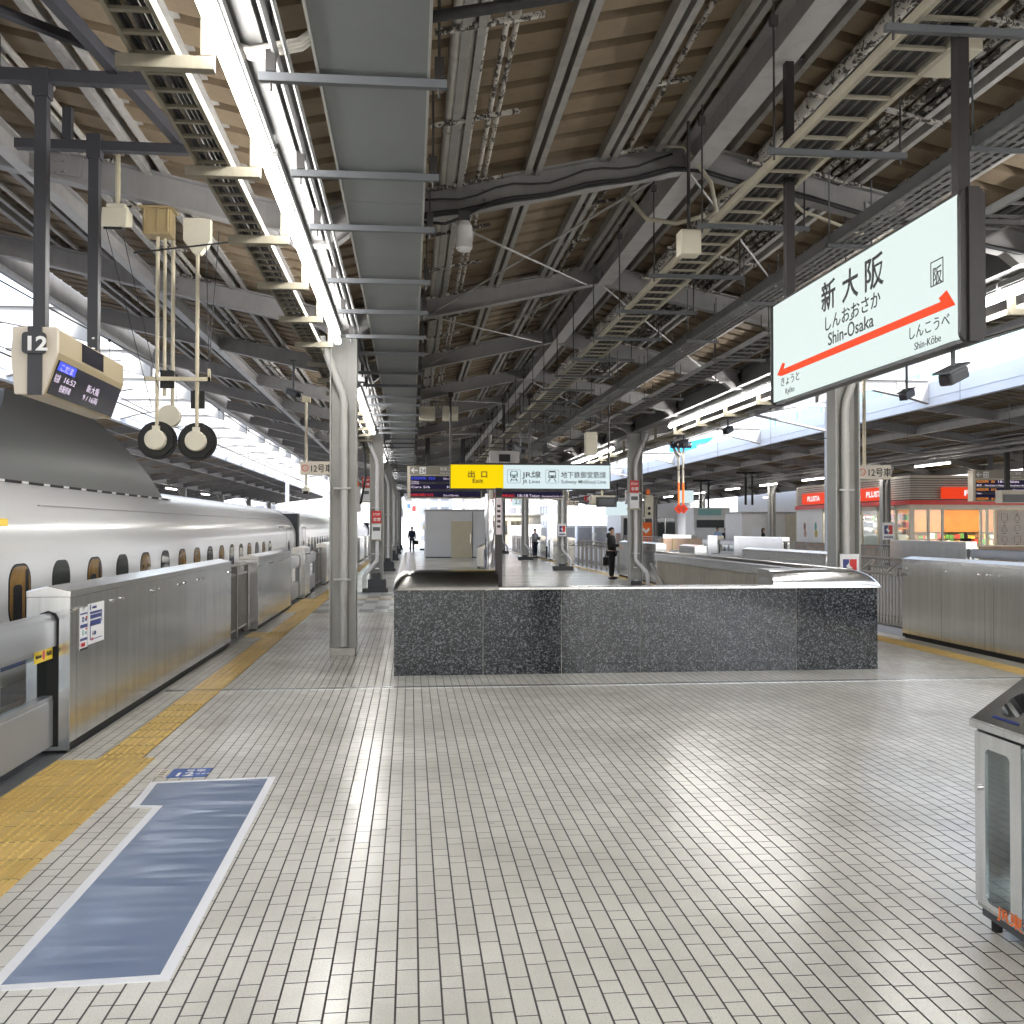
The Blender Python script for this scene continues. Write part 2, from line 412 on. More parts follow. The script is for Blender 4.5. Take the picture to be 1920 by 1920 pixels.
slab('platform_floor', -3, 8, [(-2.54, 7.54, -34, 11.66), (-2.54, -.14, 11.66, 21.8), (5.42, 7.54, 11.66, 21.8), (-2.54, 7.54, 21.8, 135)], M['tiles'], 'glossy pale tiled floor of the platform in front of the camera')
m = MB()
for a, b in ((-3.1, -2.54), (7.54, 8.1)): m.box(a, b, -34, 135, -1.25, -.004)
tag(m.build('platform_edge', M['edge']), 'dark stone edging along both sides of the platform', 'platform edge', kind='structure')
m = MB(); m.box(-160, 160, -30, 420, -1.9, -1.3)
tag(m.build('track_bed', M['ballast']), 'grey concrete track bed below the platforms', 'ground', kind='structure')
for nm, x0, x1, lab in (('platform_floor', 16.1, 31, 'floor of the next platform on the right'), ('platform_floor', -26, -11.1, 'floor of the next platform beyond the train')):
    m = MB(); m.box(x0, x1, -34, 135, -1.25, 0); tag(m.build(nm, M['plat']), lab, 'platform', kind='structure')

# rails
for x in (-4.31, -5.75, 9.35, 10.79, 13.45, 14.89):
    m = MB(); m.ibeam((x, -8, -1.3), (x, 135, -1.3), .16, .08)
    tag(m.build('running_rail', M['steeld']), 'steel running rail on the track bed', 'rail', kind='structure')

# tactile paving: raised domes and bars are real geometry
def dome(m, x, y, z, r=.014, h=.008):
    n = 7; vs = [(x + r * math.cos(2 * math.pi * i / n), y + r * math.sin(2 * math.pi * i / n), z) for i in range(n)]
    vs += [(x + r * .55 * math.cos(2 * math.pi * i / n), y + r * .55 * math.sin(2 * math.pi * i / n), z + h) for i in range(n)]
    m.add(vs, [(i, (i + 1) % n, n + (i + 1) % n, n + i) for i in range(n)] + [tuple(range(n, 2 * n))])
m = MB()
m.box(-2.53, -1.85, -2, 7.62, -.02, .004)
y = 3.4
while y < 7.55:
    x = -2.505
    while x < -1.97:
        if abs(x + 2.235) > .02: dome(m, x, y, .004)
        x += .052 if x > -2.2 else .046
    y += .05
m.box(-1.925, -1.90, -2, 7.62, .0, .009); m.box(-1.885, -1.858, -2, 7.62, .0, .009)
m.box(-2.25, -1.945, 7.62, 135, -.02, .004)
y = 7.66
while y < 9.95:
    for i in range(6): dome(m, -2.222 + i * .05, y, .004)
    y += .05
for y0, y1 in ((10.0, 10.66), (10.82, 15.9), (16.6, 44)):
    for i in range(4): m.box(-2.215 + i * .075 - .014, -2.215 + i * .075 + .014, y0, y1, .0, .009)
y = 15.95
while y < 16.6:
    for i in range(6): dome(m, -2.222 + i * .05, y, .004)
    y += .05
m.box(6.945, 7.25, 4, 10.66, -.02, .004); m.box(6.945, 7.25, 10.82, 135, -.02, .004)
y = 9.4
while y < 20:
    if not 10.6 < y < 10.86:
        for i in range(6): dome(m, 6.972 + i * .05, y, .004)
    y += .05
for x0, x1, y0, y1 in ((-2.54, -2.26, 20.6, 24.4), (-2.54, -2.26, 15.9, 16.6)): m.box(x0, x1, y0, y1, -.02, .003)
tag(m.build('tactile_paving', M['tact']), 'yellow tactile paving strips with raised dots and bars along the platform gates', 'tactile paving', kind='structure')

# expansion strip across the floor
m = MB(); m.box(-2.5, 7.5, 10.69, 10.735, -.02, .004); m.box(-2.5, 7.5, 10.75, 10.79, -.02, .005)
tag(m.build('floor_joint_strip', M['steel']), 'thin steel joint strip crossing the tiled floor before the granite wall', 'joint strip', kind='structure')

# painted queue marking
bl = [(-1.65, 6.86), (-.946, 6.92), (-.93, 3.93), (-1.49, 3.90), (-1.483, 6.31), (-1.624, 6.33)]
m = MB(); m.ext(bl, 'z', -.02, .0042)
tp = [(-1.70, 6.90), (-.90, 6.962), (-.884, 3.885), (-1.537, 3.855), (-1.53, 6.268), (-1.672, 6.285)]
m2 = MB(); n = 6
for i in range(n):
    j = (i + 1) % n
    a, b, c, d = bl[i], bl[j], tp[j], tp[i]
    m2.ext([a, b, c, d], 'z', -.02, .0052)
q = m.thing('queue_marking', 'blue queueing area painted on the tiles with a white tape border', 'floor marking', M['blue'], (-1.2, 5, 0)); q['kind'] = 'structure'
m2.build('tape_border', M['stick'], q)
m = MB(); m.ext([(-1.63, 7.02), (-1.37, 7.03), (-1.37, 7.27), (-1.63, 7.26)], 'z', -.02, .004)
fs = m.thing('floor_sign', 'small blue car number sign stuck on the tiles above the blue queue marking', 'floor sign', M['stripe'], (-1.5, 7.1, 0)); fs['kind'] = 'structure'
text('12', M['inkw'], fs, (-1.6, 7.045, .0045), (1, 0, 0), (0, 1, 0), .14, bold=.02, ext=.0004)
text('号車', M['inkw'], fs, (-1.54, 7.17, .0045), (1, 0, 0), (0, 1, 0), .07, ext=.0004)
text('のぞみ', M['inkw'], fs, (-1.455, 7.09, .0045), (1, 0, 0), (0, 1, 0), .035, ext=.0004)
m = MB(); m.ext([(-1.71, 7.03), (-1.65, 7.03), (-1.65, 7.25), (-1.71, 7.25)], 'z', -.02, .004)
fc = m.thing('floor_sticker', 'narrow cream sticker on the tiles beside the blue floor sign', 'floor sticker', M['tanl'], (-1.68, 7.1, 0)); fc['kind'] = 'structure'
m = MB()
for i in range(4): m.box(-1.70, -1.66, 7.05 + i * .05, 7.062 + i * .05, 0, .0048)
m.build('print', M['ink'], fc)

# checkered threshold beside the stairwell
m = MB()
for i in range(6):
    for j in range(8):
        m.box(-1.9 + i * .29, -1.615 + i * .29, 20.3 + j * .82, 21.115 + j * .82, -.02, .003, mi=(1 if (i * 7 + j * 3) % 5 < 2 else 0))
m.box(-1.9, -.17, 24.2, 24.45, -.02, .005, mi=2)
tag(m.build('threshold_tiles', [paint('threshold_pale', (.5, .5, .49), .35), paint('threshold_grey', (.25, .26, .25), .4), M['tact']]), 'large pale and grey tiles with a yellow line beside the stairwell', 'floor tiles', kind='structure')

# stairs going down behind the granite wall
m = MB()
for i in range(24):
    m.box(-.1, 5.4, 21.8 - .3 * (i + 1), 21.8 - .3 * i, -6, -.17 * (i + 1))
tag(m.build('staircase', M['conc']), 'stairs descending behind the granite wall', 'stairs', kind='structure')

# ------------------------------------------------------------------ canopies
def canopy(name, label, xc, tip, ks, full, ws=.214):
    """W-section roof: ridge over xc, valleys at +-3.43, wings rising to +-tip"""
    ys = frames(*ks); ya, yb = ys[0] - 2.1, ys[-1] + 2.1
    root = thing(name, label, 'canopy', (xc, ya, 0))
    VAL = 3.43
    def zb(s):
        s = abs(s); return 5.0 - .2187 * s if s < VAL else 4.25 + ws * (s - VAL)
    segs = [(-tip, -VAL), (-VAL, 0), (0, VAL), (VAL, tip)]
    H = .27
    for k, y in enumerate(ys):
        b = MB()
        for a, c in segs:
            p, q = (xc + a, y, zb(a)), (xc + c, y, zb(c))
            b.ibeam(p, q, H, .15)
        # haunches at the valley
        iscol = abs(((y - 13.6) / 13.149) - round((y - 13.6) / 13.149)) < .05
        for sx in (-1, 1):
            hx = xc + sx * VAL
            b.ext([(hx - .36, zb(VAL) + .1), (hx + .36, zb(VAL) + .1), (hx + .18, zb(VAL) - .04), (hx - .18, zb(VAL) - .04)], 'y', y - .07, y + .07)
            # splice plates with bolts
            if full:
                for s in (1.9, 5.6):
                    x = xc + sx * s; b.bar((x - .16, y - .012, zb(s) + .135 - (.035 if s < VAL else -.035) * 1), (x + .16, y - .012, zb(s) + .135), .012, .18)
                    for q in range(6): b.cyl((x - .12 + .05 * (q % 3) + (.04 if q % 3 == 2 else 0), y - .035, zb(s) + .09 + .09 * (q // 3)), (x - .12 + .05 * (q % 3), y - .01, zb(s) + .09 + .09 * (q // 3)), .011, n=6)
        b.build('rafter_beam', M['beam'], root)
    # corrugated deck
    for (a, c), nm in zip(segs, ('roof_panel',) * 4):
        d = MB(); p = .42; y = ya
        za, zc = zb(a) + H + .1, zb(c) + H + .1
        while y < yb:
            prof = [(y, 0), (y + .29, 0), (y + .31, .1), (y + .40, .1), (y + .42, 0)]
            for (u, h), (v, g) in zip(prof[:-1], prof[1:]):
                d.quad((xc + a, u, za + h), (xc + c, u, zc + h), (xc + c, v, zc + g), (xc + a, v, za + g))
            y += p
        d.quad((xc + a, ya, za + .16), (xc + c, ya, zc + .16), (xc + c, yb, zc + .16), (xc + a, yb, za + .16), 1)
        d.build(nm, [M['deck'], M['roof']], root)
    # longitudinal members
    b = MB(); b.ibeam((xc + .06, ya, 4.985), (xc + .06, yb, 4.985), .3, .2); b.build('ridge_beam', M['beaml'], root)
    for sx in (-1, 1):
        b = MB(); x = xc + sx * (VAL + .02)
        b.ibeam((x, ya, 4.24), (x, yb, 4.24), .34, .22); b.build('valley_girder', M['girdk'] if full else M['beaml'], root)
        b = MB(); x = xc + sx * (tip - 2.2)      # wing stiffener
        b.ibeam((x, ya, zb(tip - 2.2) - .0), (x, yb, zb(tip - 2.2)), .2, .12); b.build('wing_beam', M['beaml'], root)
        g = MB(); x = xc + sx * tip; z = zb(tip)
        g.ext([(x, z - .02), (x + sx * .16, z - .02), (x + sx * .16, z + .62), (x + sx * .13, z + .62), (x + sx * .13, z + .03), (x, z + .03)], 'y', ya, yb)
        g.ext([(x + sx * .16, z + .2), (x + sx * .175, z + .2), (x + sx * .175, z + .22), (x + sx * .16, z + .22)], 'y', ya, yb)
        g.build('edge_gutter', M['fascia'] if not full else M['beam'], root)
        if full:
            g = MB(); g.cyl((xc + sx * (tip - .06), ya, z - .06), (xc + sx * (tip - .06), yb, z - .06), .05, n=8); g.build('edge_pipe', M['beaml'], root)
    offs = (.3, .83, 1.53, 2.25, 2.95, 4.1, 4.85, 5.55, 6.4, 7.2) if full else (.98, 2.3, 4.6, 6.4)
    for s in offs:
        for sx in (-1, 1):
            b = MB(); x = xc + sx * s; z = zb(s) + H
            b.chan((x, ya, z - .02), (x, yb, z - .02), .12, .06, sgn=-sx if s < VAL else sx)
            if full: b.chan((x + .1, ya, z - .02), (x + .1, yb, z - .02), .12, .05, sgn=1)
            b.build('purlin', M['purl'], root)
    return zb

zown = canopy('platform_canopy', 'grey steel canopy over the near platform with tan corrugated soffit and ridge beam', 2.56, 8.1, (-7, 18), True)
zb = lambda X: zown(X - 2.56)
canopy('platform_canopy', 'canopy of the next platform on the right behind the fascia tinted blue for skylight', 22.85, 8.85, (-6, 24), False, .13)
canopy('platform_canopy', 'canopy of the next platform on the left beyond the train', -17.85, 8.85, (-6, 24), False, .13)

# white girders bridging the track gaps
def girder(x0, x1, y, lab, grp):
    m = MB(); a, b = (x0, x1) if x0 < x1 else (x1, x0)
    m.ext([(a, 5.02), (a + .5, 5.16), ((a + b) / 2, 5.36), (b - .5, 5.16), (b, 5.02), (b, 5.62), (a, 5.62)], 'y', y - .11, y + .11)
    m.box(a, b, y - .17, y + .17, 5.62, 5.66)
    r = m.thing('track_girder', lab, 'girder', M['girder'], ((a + b) / 2, y, 5.3), grp)
    for s in (.25, .75): p = MB(); x = a + (b - a) * s; p.box(x - .14, x + .14, y - .13, y - .112, 5.4, 5.58); p.build('splice_plate', M['girder'], r)
    return r
for i, y in enumerate([Y0 + FR * k for k in range(1, 16)]):
    girder(-5.76, -8.84, y + .9, ORD[i] + ' white steel girder spanning between the canopies above the train', 'white girders over the left track')
for i, y in enumerate([26.4 + 13.15 * k for k in range(5)]):
    girder(10.76, 13.84, y - .4, ORD[i] + ' white steel girder between the canopies over the right tracks', 'white girders over the right tracks')

# ------------------------------------------------------------------ columns
def pipe_path(x, y, side, elbow):
    s = side
    top = [(x + s * .30, y, 4.2), (x + s * .27, y, 4.08), (x + s * .02, y, 3.45), (x, y, 3.3)]
    if elbow: return top + [(x, y, .95), (x + s * .02 * 0 - .0, y, .82), (x + elbow * .28, y - .05, .50), (x + elbow * .32, y - .05, .40), (x + elbow * .32, y - .05, .12)]
    return top + [(x, y, .12)]
def column(x, y, side, idx, row, white=False, elbow=0, board=None):
    c = thing('platform_column', f'{ORD[idx]} grey steel column of the {row} row', 'column', (x, y, 0), f'columns of the {row} row')
    m = MB(); w, d = .175, .15
    m.box(x - w, x - w + .018, y - d, y + d, .1, 4.25); m.box(x + w - .018, x + w, y - d, y + d, .1, 4.25); m.box(x - w + .018, x + w - .018, y - .009, y + .009, .1, 4.25)
    m.build('shaft', M['colm'], c)
    yy = y - .085
    p = MB(); p.tube(pipe_path(x - side * .01, yy, side, elbow), .055, 14)
    pp = p.build('drain_pipe', M['pipew'] if white else M['pipeg'], c, auto=40)
    r = MB()
    for z in (.28, .62, 1.55, 2.75): r.cyl((x - side * .01, yy, z - .014), (x - side * .01, yy, z + .014), .062, n=14)
    for z in (1.0, 2.2): r.box(x - .12, x + .1, yy - .062, yy + .05, z - .012, z + .012)
    r.build('pipe_collar', M['pipeg'] if not white else M['pipew'], c)
    b = MB()
    if idx == 0: b.box(x - .165, x + .165, y - .165, y + .165, 0, .10); mt = M['conc']
    else:
        b.box(x - .36, x + .3, y - .22, y + .22, 0, .1); b.box(x - .22, x + .25, y - .2, y + .2, .1, .34); b.box(x - .1, x + .1, y - .155, y + .155, .34, .5); mt = M['dgrey']
        if side > 0: b = MB(); b.box(x - .36, x + .42, y - .22, y + .22, 0, .16); b.box(x - .12, x + .12, y - .155, y + .155, .16, .26); mt = M['dgrey']
    b.build('plinth', mt, c, bevel=.01)
    return c
for i, y in enumerate(YCOL):
    column(-.885, y, -1, i, 'left', white=i > 0, elbow=(0, -1, 0, -1, -1, -1, -1, -1)[i])
    column(5.985, y - .05, 1, i, 'right', white=i > 0, elbow=(0, 1, 1, 1, 1, 1, 1, 1)[i])
    if i > 0 and i < 7:
        c = column(19.4, y, 1, i - 1, 'next platform', False, 0)
    if 1 < i < 8: column(-14.4, y, -1, i - 2, 'far left platform', False, 0)

# signs fixed on the columns
def stop_sign(x, y, z, lab, white=True):
    m = MB(); m.box(x - .12, x + .12, y - .2, y - .17, z, z + .32)
    t = m.thing('emergency_sign', lab, 'emergency sign', M['red'], (x, y, z), 'red emergency stop signs')
    text('STOP', M['inkw'], t, (x - .09, y - .202, z + .2), (1, 0, 0), (0, 0, 1), .09, bold=.02, width=.18)
    text('非常', M['inkw'], t, (x - .09, y - .202, z + .06), (1, 0, 0), (0, 0, 1), .1, bold=.02)
    w = MB(); w.box(x - .12, x + .12, y - .2, y - .175, z - .42, z - .02); w.box(x - .09, x + .09, y - .206, y - .2, z - .2, z - .1, 1); w.build('notice', [M['stick'], M['ductbar']], t)
    k = MB(); k.box(x - .2, x + .2, y - .17, y - .14, z - .04, z); k.box(x - .2, x + .2, y - .17, y - .14, z - .46, z - .42); k.build('clamp', M['cream'], t)
stop_sign(-.885, YCOL[1], 1.80, 'red stop sign on the second column of the left row')
stop_sign(-1.35, YCOL[1] + 4.4, 2.9, 'red stop sign hanging beyond the second left column')
stop_sign(5.925, YCOL[1] - .05, 2.62, 'red stop sign on the second column of the right row')
stop_sign(6.7, YCOL[1] + 3.5, 3.15, 'red stop sign hanging beyond the second right column')
def plate(x, y, z, w, h, lab, scale=1):
    m = MB(); m.box(x - w / 2, x + w / 2, y - .02, y, z, z + h)
    t = m.thing('column_notice', lab, 'notice', M['stick'], (x, y, z))
    k = MB(); s = w * .36; cx, cz = x, z + h * .58
    k.ext([(cx - s, cz - s), (cx - s * .1, cz - s), (cx - s * .1, cz - s * .5), (cx - s * .55, cz), (cx - s * .1, cz + s * .5), (cx - s * .1, cz + s), (cx - s, cz + s)], 'y', y - .024, y - .02, 0)
    k.ext([(cx + s, cz - s), (cx, cz - s), (cx, cz - s * .6), (cx + s * .4, cz - s * .2), (cx, cz + s * .1), (cx, cz + s), (cx + s, cz + s)], 'y', y - .024, y - .02, 1)
    k.build('emblem', [M['navy'], M['red']], t)
    k = MB()
    for i in range(6): k.box(x - w * .38 + i * w * .13, x - w * .38 + i * w * .13 + w * .1, y - .023, y - .02, z + h * .1, z + h * .2)
    k.build('print', M['navy'], t)
plate(5.99, YCOL[0] - .21, .92, .27, .40, 'white notice with a red and blue emblem strapped to the nearest right column')
plate(5.95, YCOL[2] - .3, 1.35, .32, .5, 'small white notice on the third right column')
plate(19.4, YCOL[2] - .25, 1.2, .5, .7, 'small white notice on the next platform column beside the shop')

# grey call boxes and the yellow lamp by the second right column
m = MB(); m.box(6.2, 6.42, YCOL[1] - .3, YCOL[1] - .1, 1.95, 2.55)
t = m.thing('call_box', 'khaki call box with two black buttons beside the second right column', 'call box', M['cream'], (6.3, YCOL[1] - .2, 1.9), bevel=.01)
k = MB(); k.cyl((6.31, YCOL[1] - .33, 2.2), (6.31, YCOL[1] - .3, 2.2), .04); k.cyl((6.31, YCOL[1] - .33, 2.06), (6.31, YCOL[1] - .3, 2.06), .04); k.build('button', M['black'], t)
k = MB(); k.ball((6.3, YCOL[1] - .2, 2.63), .06, .06, .09); k.build('beacon', M['orange'], t, smooth=True)
m = MB(); m.box(-1.55, -1.3, YCOL[1] - .1, YCOL[1] + .1, 2.1, 2.75)
t = m.thing('call_box', 'grey call box with an orange beacon beside the second left column', 'call box', M['beaml'], (-1.4, YCOL[1], 2.1), bevel=.01)
k = MB(); k.ball((-1.4, YCOL[1], 2.82), .06, .06, .09); k.build('beacon', M['orange'], t, smooth=True)
k = MB(); k.tube([(-1.28, YCOL[1] - .1, 4.3), (-1.2, YCOL[1] - .12, 3.6), (-1.17, YCOL[1] - .12, 3.0), (-1.3, YCOL[1] - .1, 2.3)], .03); k.build('cable', M['cable'], t, smooth=True)
# ------------------------------------------------------------------ what hangs from the ceiling
# big cable duct
d = thing('cable_duct', 'wide grey green cable duct hanging along the left side of the ceiling', 'cable duct', (-.2, 5, 4.1))
m = MB(); y = 1.0
while y < 92:
    m.box(-.485, .085, y, y + 2.19, 4.10, 4.34); y += 2.195
m.build('duct_body', M['duct'], d)
m = MB(); m.box(-.50, -.486, 1, 92, 4.09, 4.36); m.box(.086, .10, 1, 92, 4.09, 4.36); m.build('duct_edge', M['colm'], d)
y = 5.43; i = 0; ysb = []
while y < 70:
    m = MB(); m.bar((-.80, y, 4.06), (.19, y, 4.06), .045, .045)
    h = m.build('hanger_bar', M['ductbar'], d); ysb.append(y)
    for x in (-.74, .15): k = MB(); k.cyl((x, y, 3.99), (x, y, zb(x) + .2), .008, n=5); k.box(x - .025, x + .025, y - .03, y + .03, 4.085, 4.2); k.build('hanger_rod', M['rod'], h)
    y += (1.46, 1.22, 1.74, 1.4)[i % 4]; i += 1

# light rows over the column lines
def lamp(x, y0, y1, lab, grp, far=False):
    m = MB(); m.box(x - .045, x + .045, y0, y1, 4.145, 4.20); m.box(x - .03, x + .03, y0 + .02, y1 - .02, 4.12, 4.145)
    t = m.thing('fluorescent_lamp', lab, 'ceiling lamp', M['lamph'], (x, (y0 + y1) / 2, 4.13), grp)
    k = MB(); k.prof((x, y0, 4.062), (x, y1, 4.062), rrect(.08, .08, .036, 3)); k.build('tube', M['tube'], t)
    return t
def light_row(x, spans, row):
    i = 0
    for a, b, n in spans:
        L = (b - a) / n
        for j in range(n):
            lamp(x, a + j * L + .02, a + (j + 1) * L - .02, f'{ORD[i]} fluorescent lamp over the {row} column row', f'lamps over the {row} columns'); i += 1
light_row(-.93, [(-14, -6, 3), (-3.2, 1.9, 2), (1.9, 6.75, 2), (6.8, 13.1, 2), (17.9, 25.6, 3), (30.5, 36.5, 2), (44, 50, 2), (57, 63, 2)], 'left')
light_row(6.06, [(-14, -6, 3), (-3, 4, 2), (4.4, 12.6, 3), (15.3, 23.3, 3), (30, 38, 3), (44, 50, 2)], 'right')

# cable ladders with black cables
def ladder(lab, x0, x1, z, ya, yb, mat, step=.34, nc=7, rw=.03, rh=.06, cmat='cable', dens=1):
    t = thing('cable_ladder', lab, 'cable ladder', ((x0 + x1) / 2, ya, z))
    for x in (x0, x1):
        m = MB(); m.box(x - rw / 2, x + rw / 2, ya, yb, z, z + rh); m.build('side_rail', mat, t)
    m = MB(); y = ya; q = 0
    while y < yb:
        if q < 92 and y > 3.5: r = MB(); r.box(x0 + rw / 2, x1 - rw / 2, y, y + .03, z + .004, z + .02); r.build('rung', mat, t); q += 1
        else: m.box(x0 + rw / 2, x1 - rw / 2, y, y + .03, z + .004, z + .02)
        y += step
    m.build('rungs', mat, t)['kind'] = 'stuff'
    rr = random.Random(int(x0 * 100) + 5); w = (x1 - x0 - rw) / nc
    m = MB()
    for k in range(nc):
        x = x0 + rw / 2 + w * (k + .5); pts = []
        y = ya
        while y < yb + 1: pts.append((x + rr.uniform(-.25, .25) * w, y, z + .03 + w * .45 + rr.uniform(0, .008))); y += 2.1
        m.tube(pts, w * .44, 6, mi=(1 if rr.random() < .2 else 0))
    m.build('cable_bundle', [M[cmat], M['cablel']], t)
    return t
lad = ladder('cream cable ladder carrying black cables beside the left lamp row', -1.345, -1.145, 3.97, 2.5, 62, M['creamd'], .21, 7, .022)
y = 5.03; i = 0
while y < 60:
    m = MB(); m.box(-1.42, -.955, y - .03, y + .03, 3.9, 3.965); m.box(-1.02, -.955, y - .03, y + .03, 3.965, 4.2)
    m.build('bracket', M['creamd'], lad, bevel=.004); y += 1.52
ladr = ladder('wide cream cable ladder full of black cables right of the ridge', 2.43, 2.74, 4.12, 2.2, 70, M['cream'], .30, 16, .03)
y = 4.62; i = 0
while y < 66:
    m = MB(); m.bar((2.26, y, 4.075), (3.18, y, 4.075), .035, .035); h = m.build('hanger_bar', M['ductbar'], ladr)
    for x in (2.3, 3.14): k = MB(); k.cyl((x, y, 4.02), (x, y, zb(x) + .1), .007, n=5); k.box(x - .025, x + .025, y - .02, y + .02, zb(x) - .06, zb(x)); k.build('hanger_rod', M['rod'], h)
    y += 1.6
lad3 = ladder('narrow cream cable ladder beyond the right lamp row', 6.28, 6.5, 3.93, 3, 40, M['creamd'], .25, 5, .022)
y = 6.0
while y < 36:
    m = MB(); m.box(6.1, 6.6, y - .03, y + .03, 3.86, 3.925); m.box(6.1, 6.16, y - .03, y + .03, 3.925, 4.2); m.build('bracket', M['creamd'], lad3); y += 1.9
lad4 = ladder('dark cable ladder on hanger bars between the ridge and the right columns', 4.3, 4.62, 4.02, 6, 70, M['beam'], .3, 6, .03)
y = 7.2
while y < 62:
    m = MB(); m.bar((4.1, y, 3.98), (4.85, y, 3.98), .035, .035); h = m.build('hanger_bar', M['rod'], lad4)
    for x in (4.14, 4.8): k = MB(); k.cyl((x, y, 3.94), (x, y, zb(x) + .1), .007, n=5); k.build('hanger_rod', M['rod'], h)
    y += 2.1
# perforated tray
t = thing('cable_tray', 'perforated grey cable tray running above the station name sign', 'cable tray', (3.8, 3, 4.2))
m = MB(); m.box(3.72, 3.73, 3, 60, 4.2, 4.3); m.box(4.02, 4.03, 3, 60, 4.2, 4.3); y = 3.0
while y < 60:
    for i in range(4): m.box(3.735 + i * .072, 3.735 + i * .072 + .04, y, y + .11, 4.2, 4.204)
    m.box(3.73, 4.02, y + .11, y + .135, 4.2, 4.205); y += .135
m.build('tray_body', M['tray'], t)
y = 4.0
while y < 58:
    k = MB(); k.bar((3.66, y, 4.17), (4.1, y, 4.17), .03, .03)
    for x in (3.68, 4.07): k.cyl((x, y, 4.16), (x, y, zb(x) + .1), .007, n=5)
    k.build('hanger_bar', M['ductbar'], t); y += 2.3

# pipes under the roof, each run with its cross bars
def pipe_run(lab, xs, rs, dz, ya, yb, mats, bars=True, bw=.06):
    t = thing('ceiling_pipes', lab, 'pipe run', (xs[0], ya, zb(xs[0])))
    for x, r, mt in zip(xs, rs, mats):
        m = MB(); y = ya; pts = []
        z = zb(x) + dz
        m.cyl((x, ya, z), (x, yb, z), r, n=10)
        yy = ya + .7
        while yy < min(yb, 40): m.cyl((x, yy, z), (x, yy + .06, z), r * 1.16, n=10); yy += 2.9
        m.build('pipe', M[mt], t, auto=40)
    if bars:
        y = ya + .4; i = 0
        while y < min(yb, 60):
            m = MB(); a, b = min(xs) - .14, max(xs) + .16
            m.bar((a, y, zb(a) + dz - max(rs) - .02), (b, y, zb(b) + dz - max(rs) - .02), .035, .03); m.build('cross_bar', M['peel2'], t); y += 1.46
pipe_run('two thick and three thin flaking white pipes beside the cable duct', [.285, .378, .47, .60, .665], [.038, .031, .017, .02, .019], .30, 1.4, 70, ['pipe', 'pipe', 'peel', 'peel', 'peel'])
pipe_run('pair of thin flaking pipes on the left slope nearest the ridge', [1.9, 2.0], [.022, .022], .30, 1.4, 70, ['peel', 'peel'])
pipe_run('two thick peeling pipes between the ridge beam and the cable ladder', [3.24, 3.39], [.055, .05], .28, 1.4, 70, ['peel', 'peel'])
pipe_run('three peeling pipes just right of the wide cable ladder', [3.86, 3.955, 4.05], [.03, .03, .03], .30, 1.4, 70, ['peel2', 'peel2', 'peel2'])
pipe_run('single peeling pipe over the right slope', [4.55], [.03], .30, 1.4, 70, ['peel2'], False)
pipe_run('pair of white conduits under the left wing', [-2.75, -2.85], [.025, .02], .31, 1.4, 70, ['pipe', 'pipe'], True)
pipe_run('white conduit near the left canopy edge', [-4.3], [.03], .31, 1.4, 70, ['pipe'], False)
pipe_run('pair of conduits under the right wing', [7.2, 7.32], [.025, .025], .31, 3, 70, ['pipe', 'pipe'], False)

# tie rods (crossed) and cables draped along two frames
for i, (y0, y1) in enumerate(((9.22, 13.6), (13.6, 17.98), (22.4, 26.7), (31.1, 35.5))):
    m = MB(); z0 = zb(.25) + .02; z1 = zb(2.4) + .02
    m.cyl((.25, y0, z0), (2.4, y1, z1), .012, n=6); m.cyl((.25, y1, z0 + .025), (2.4, y0, z1 + .025), .012, n=6)
    m.cyl((2.6, y0, z1), (5.6, y1, zb(5.6)), .012, n=6)
    m.thing('tie_rods', f'{ORD[i]} set of crossed white tie rods under the roof slopes', 'tie rods', M['beaml'], (.3, y0, z0))
def drape(x0, x1, y, z_off, sag, r, n=14, rise=None):
    pts = []
    for i in range(n + 1):
        t = i / n; x = x0 + (x1 - x0) * t
        pts.append((x, y, zb(x) + z_off - sag * math.sin(math.pi * 3 * t) ** 2))
    return pts
m = MB(); m.tube(drape(.1, 2.4, 9.1, .03, .03, .02), .02); m.tube(drape(.1, 2.4, 9.09, .0, .02, .02), .014); m.tube(drape(.1, 2.4, 9.12, .17, .06, .02), .010)
m.tube(drape(2.4, 6.0, 9.1, .02, .03, .02), .024); m.tube(drape(2.5, 6.0, 9.08, .0, .02, .02), .018)
m.tube([(.1, 9.08, 4.42), (.3, 9.05, 4.40), (.46, 9.0, 4.45), (.7, 9.05, 4.6)], .014)
m.thing('draped_cables', 'black cables draped along the nearest whole rafter beam', 'cables', M['cable'], (1, 9.1, 4.8), smooth=True)
m = MB(); m.tube([(2.3, 9.1, 5.2), (2.5, 9.05, 5.18), (2.7, 8.9, 4.8), (2.75, 8.9, 4.55), (2.68, 8.95, 4.5)], .02); m.tube([(2.0, 9.2, 4.75), (2.15, 9.1, 4.52), (2.4, 9.0, 4.45), (2.65, 8.9, 4.5)], .02)
m.tube([(2.8, 9.1, 4.7), (3.2, 9.0, 4.95), (3.6, 9.0, 4.6), (4.4, 9.05, 4.35)], .016)
m.thing('conduit_loops', 'looping beige flexible conduits under the ridge beam', 'conduits', M['cream'], (2.5, 9, 4.6), smooth=True)
m = MB(); m.tube([(.0, 4.9, 4.14), (.35, 4.88, 4.2), (.9, 4.85, 4.3), (1.6, 4.8, 4.55)], .03)
m.thing('draped_cables', 'thick dark cable along the front beam at the top of the view', 'cables', M['cable'], (.4, 4.9, 4.2), smooth=True)
m = MB()
for dx in (0, .04, .09): m.tube([(-1.05, 5.4 + dx, 4.26), (-.85, 5.42 + dx, 4.2), (-.6, 5.5 + dx, 4.3), (-.35, 5.5 + dx, 4.5)], .018)
m.thing('conduit_loops', 'bent conduits beside the left lamp row near the duct', 'conduits', M['pipe'], (-.8, 5.4, 4.2), smooth=True)

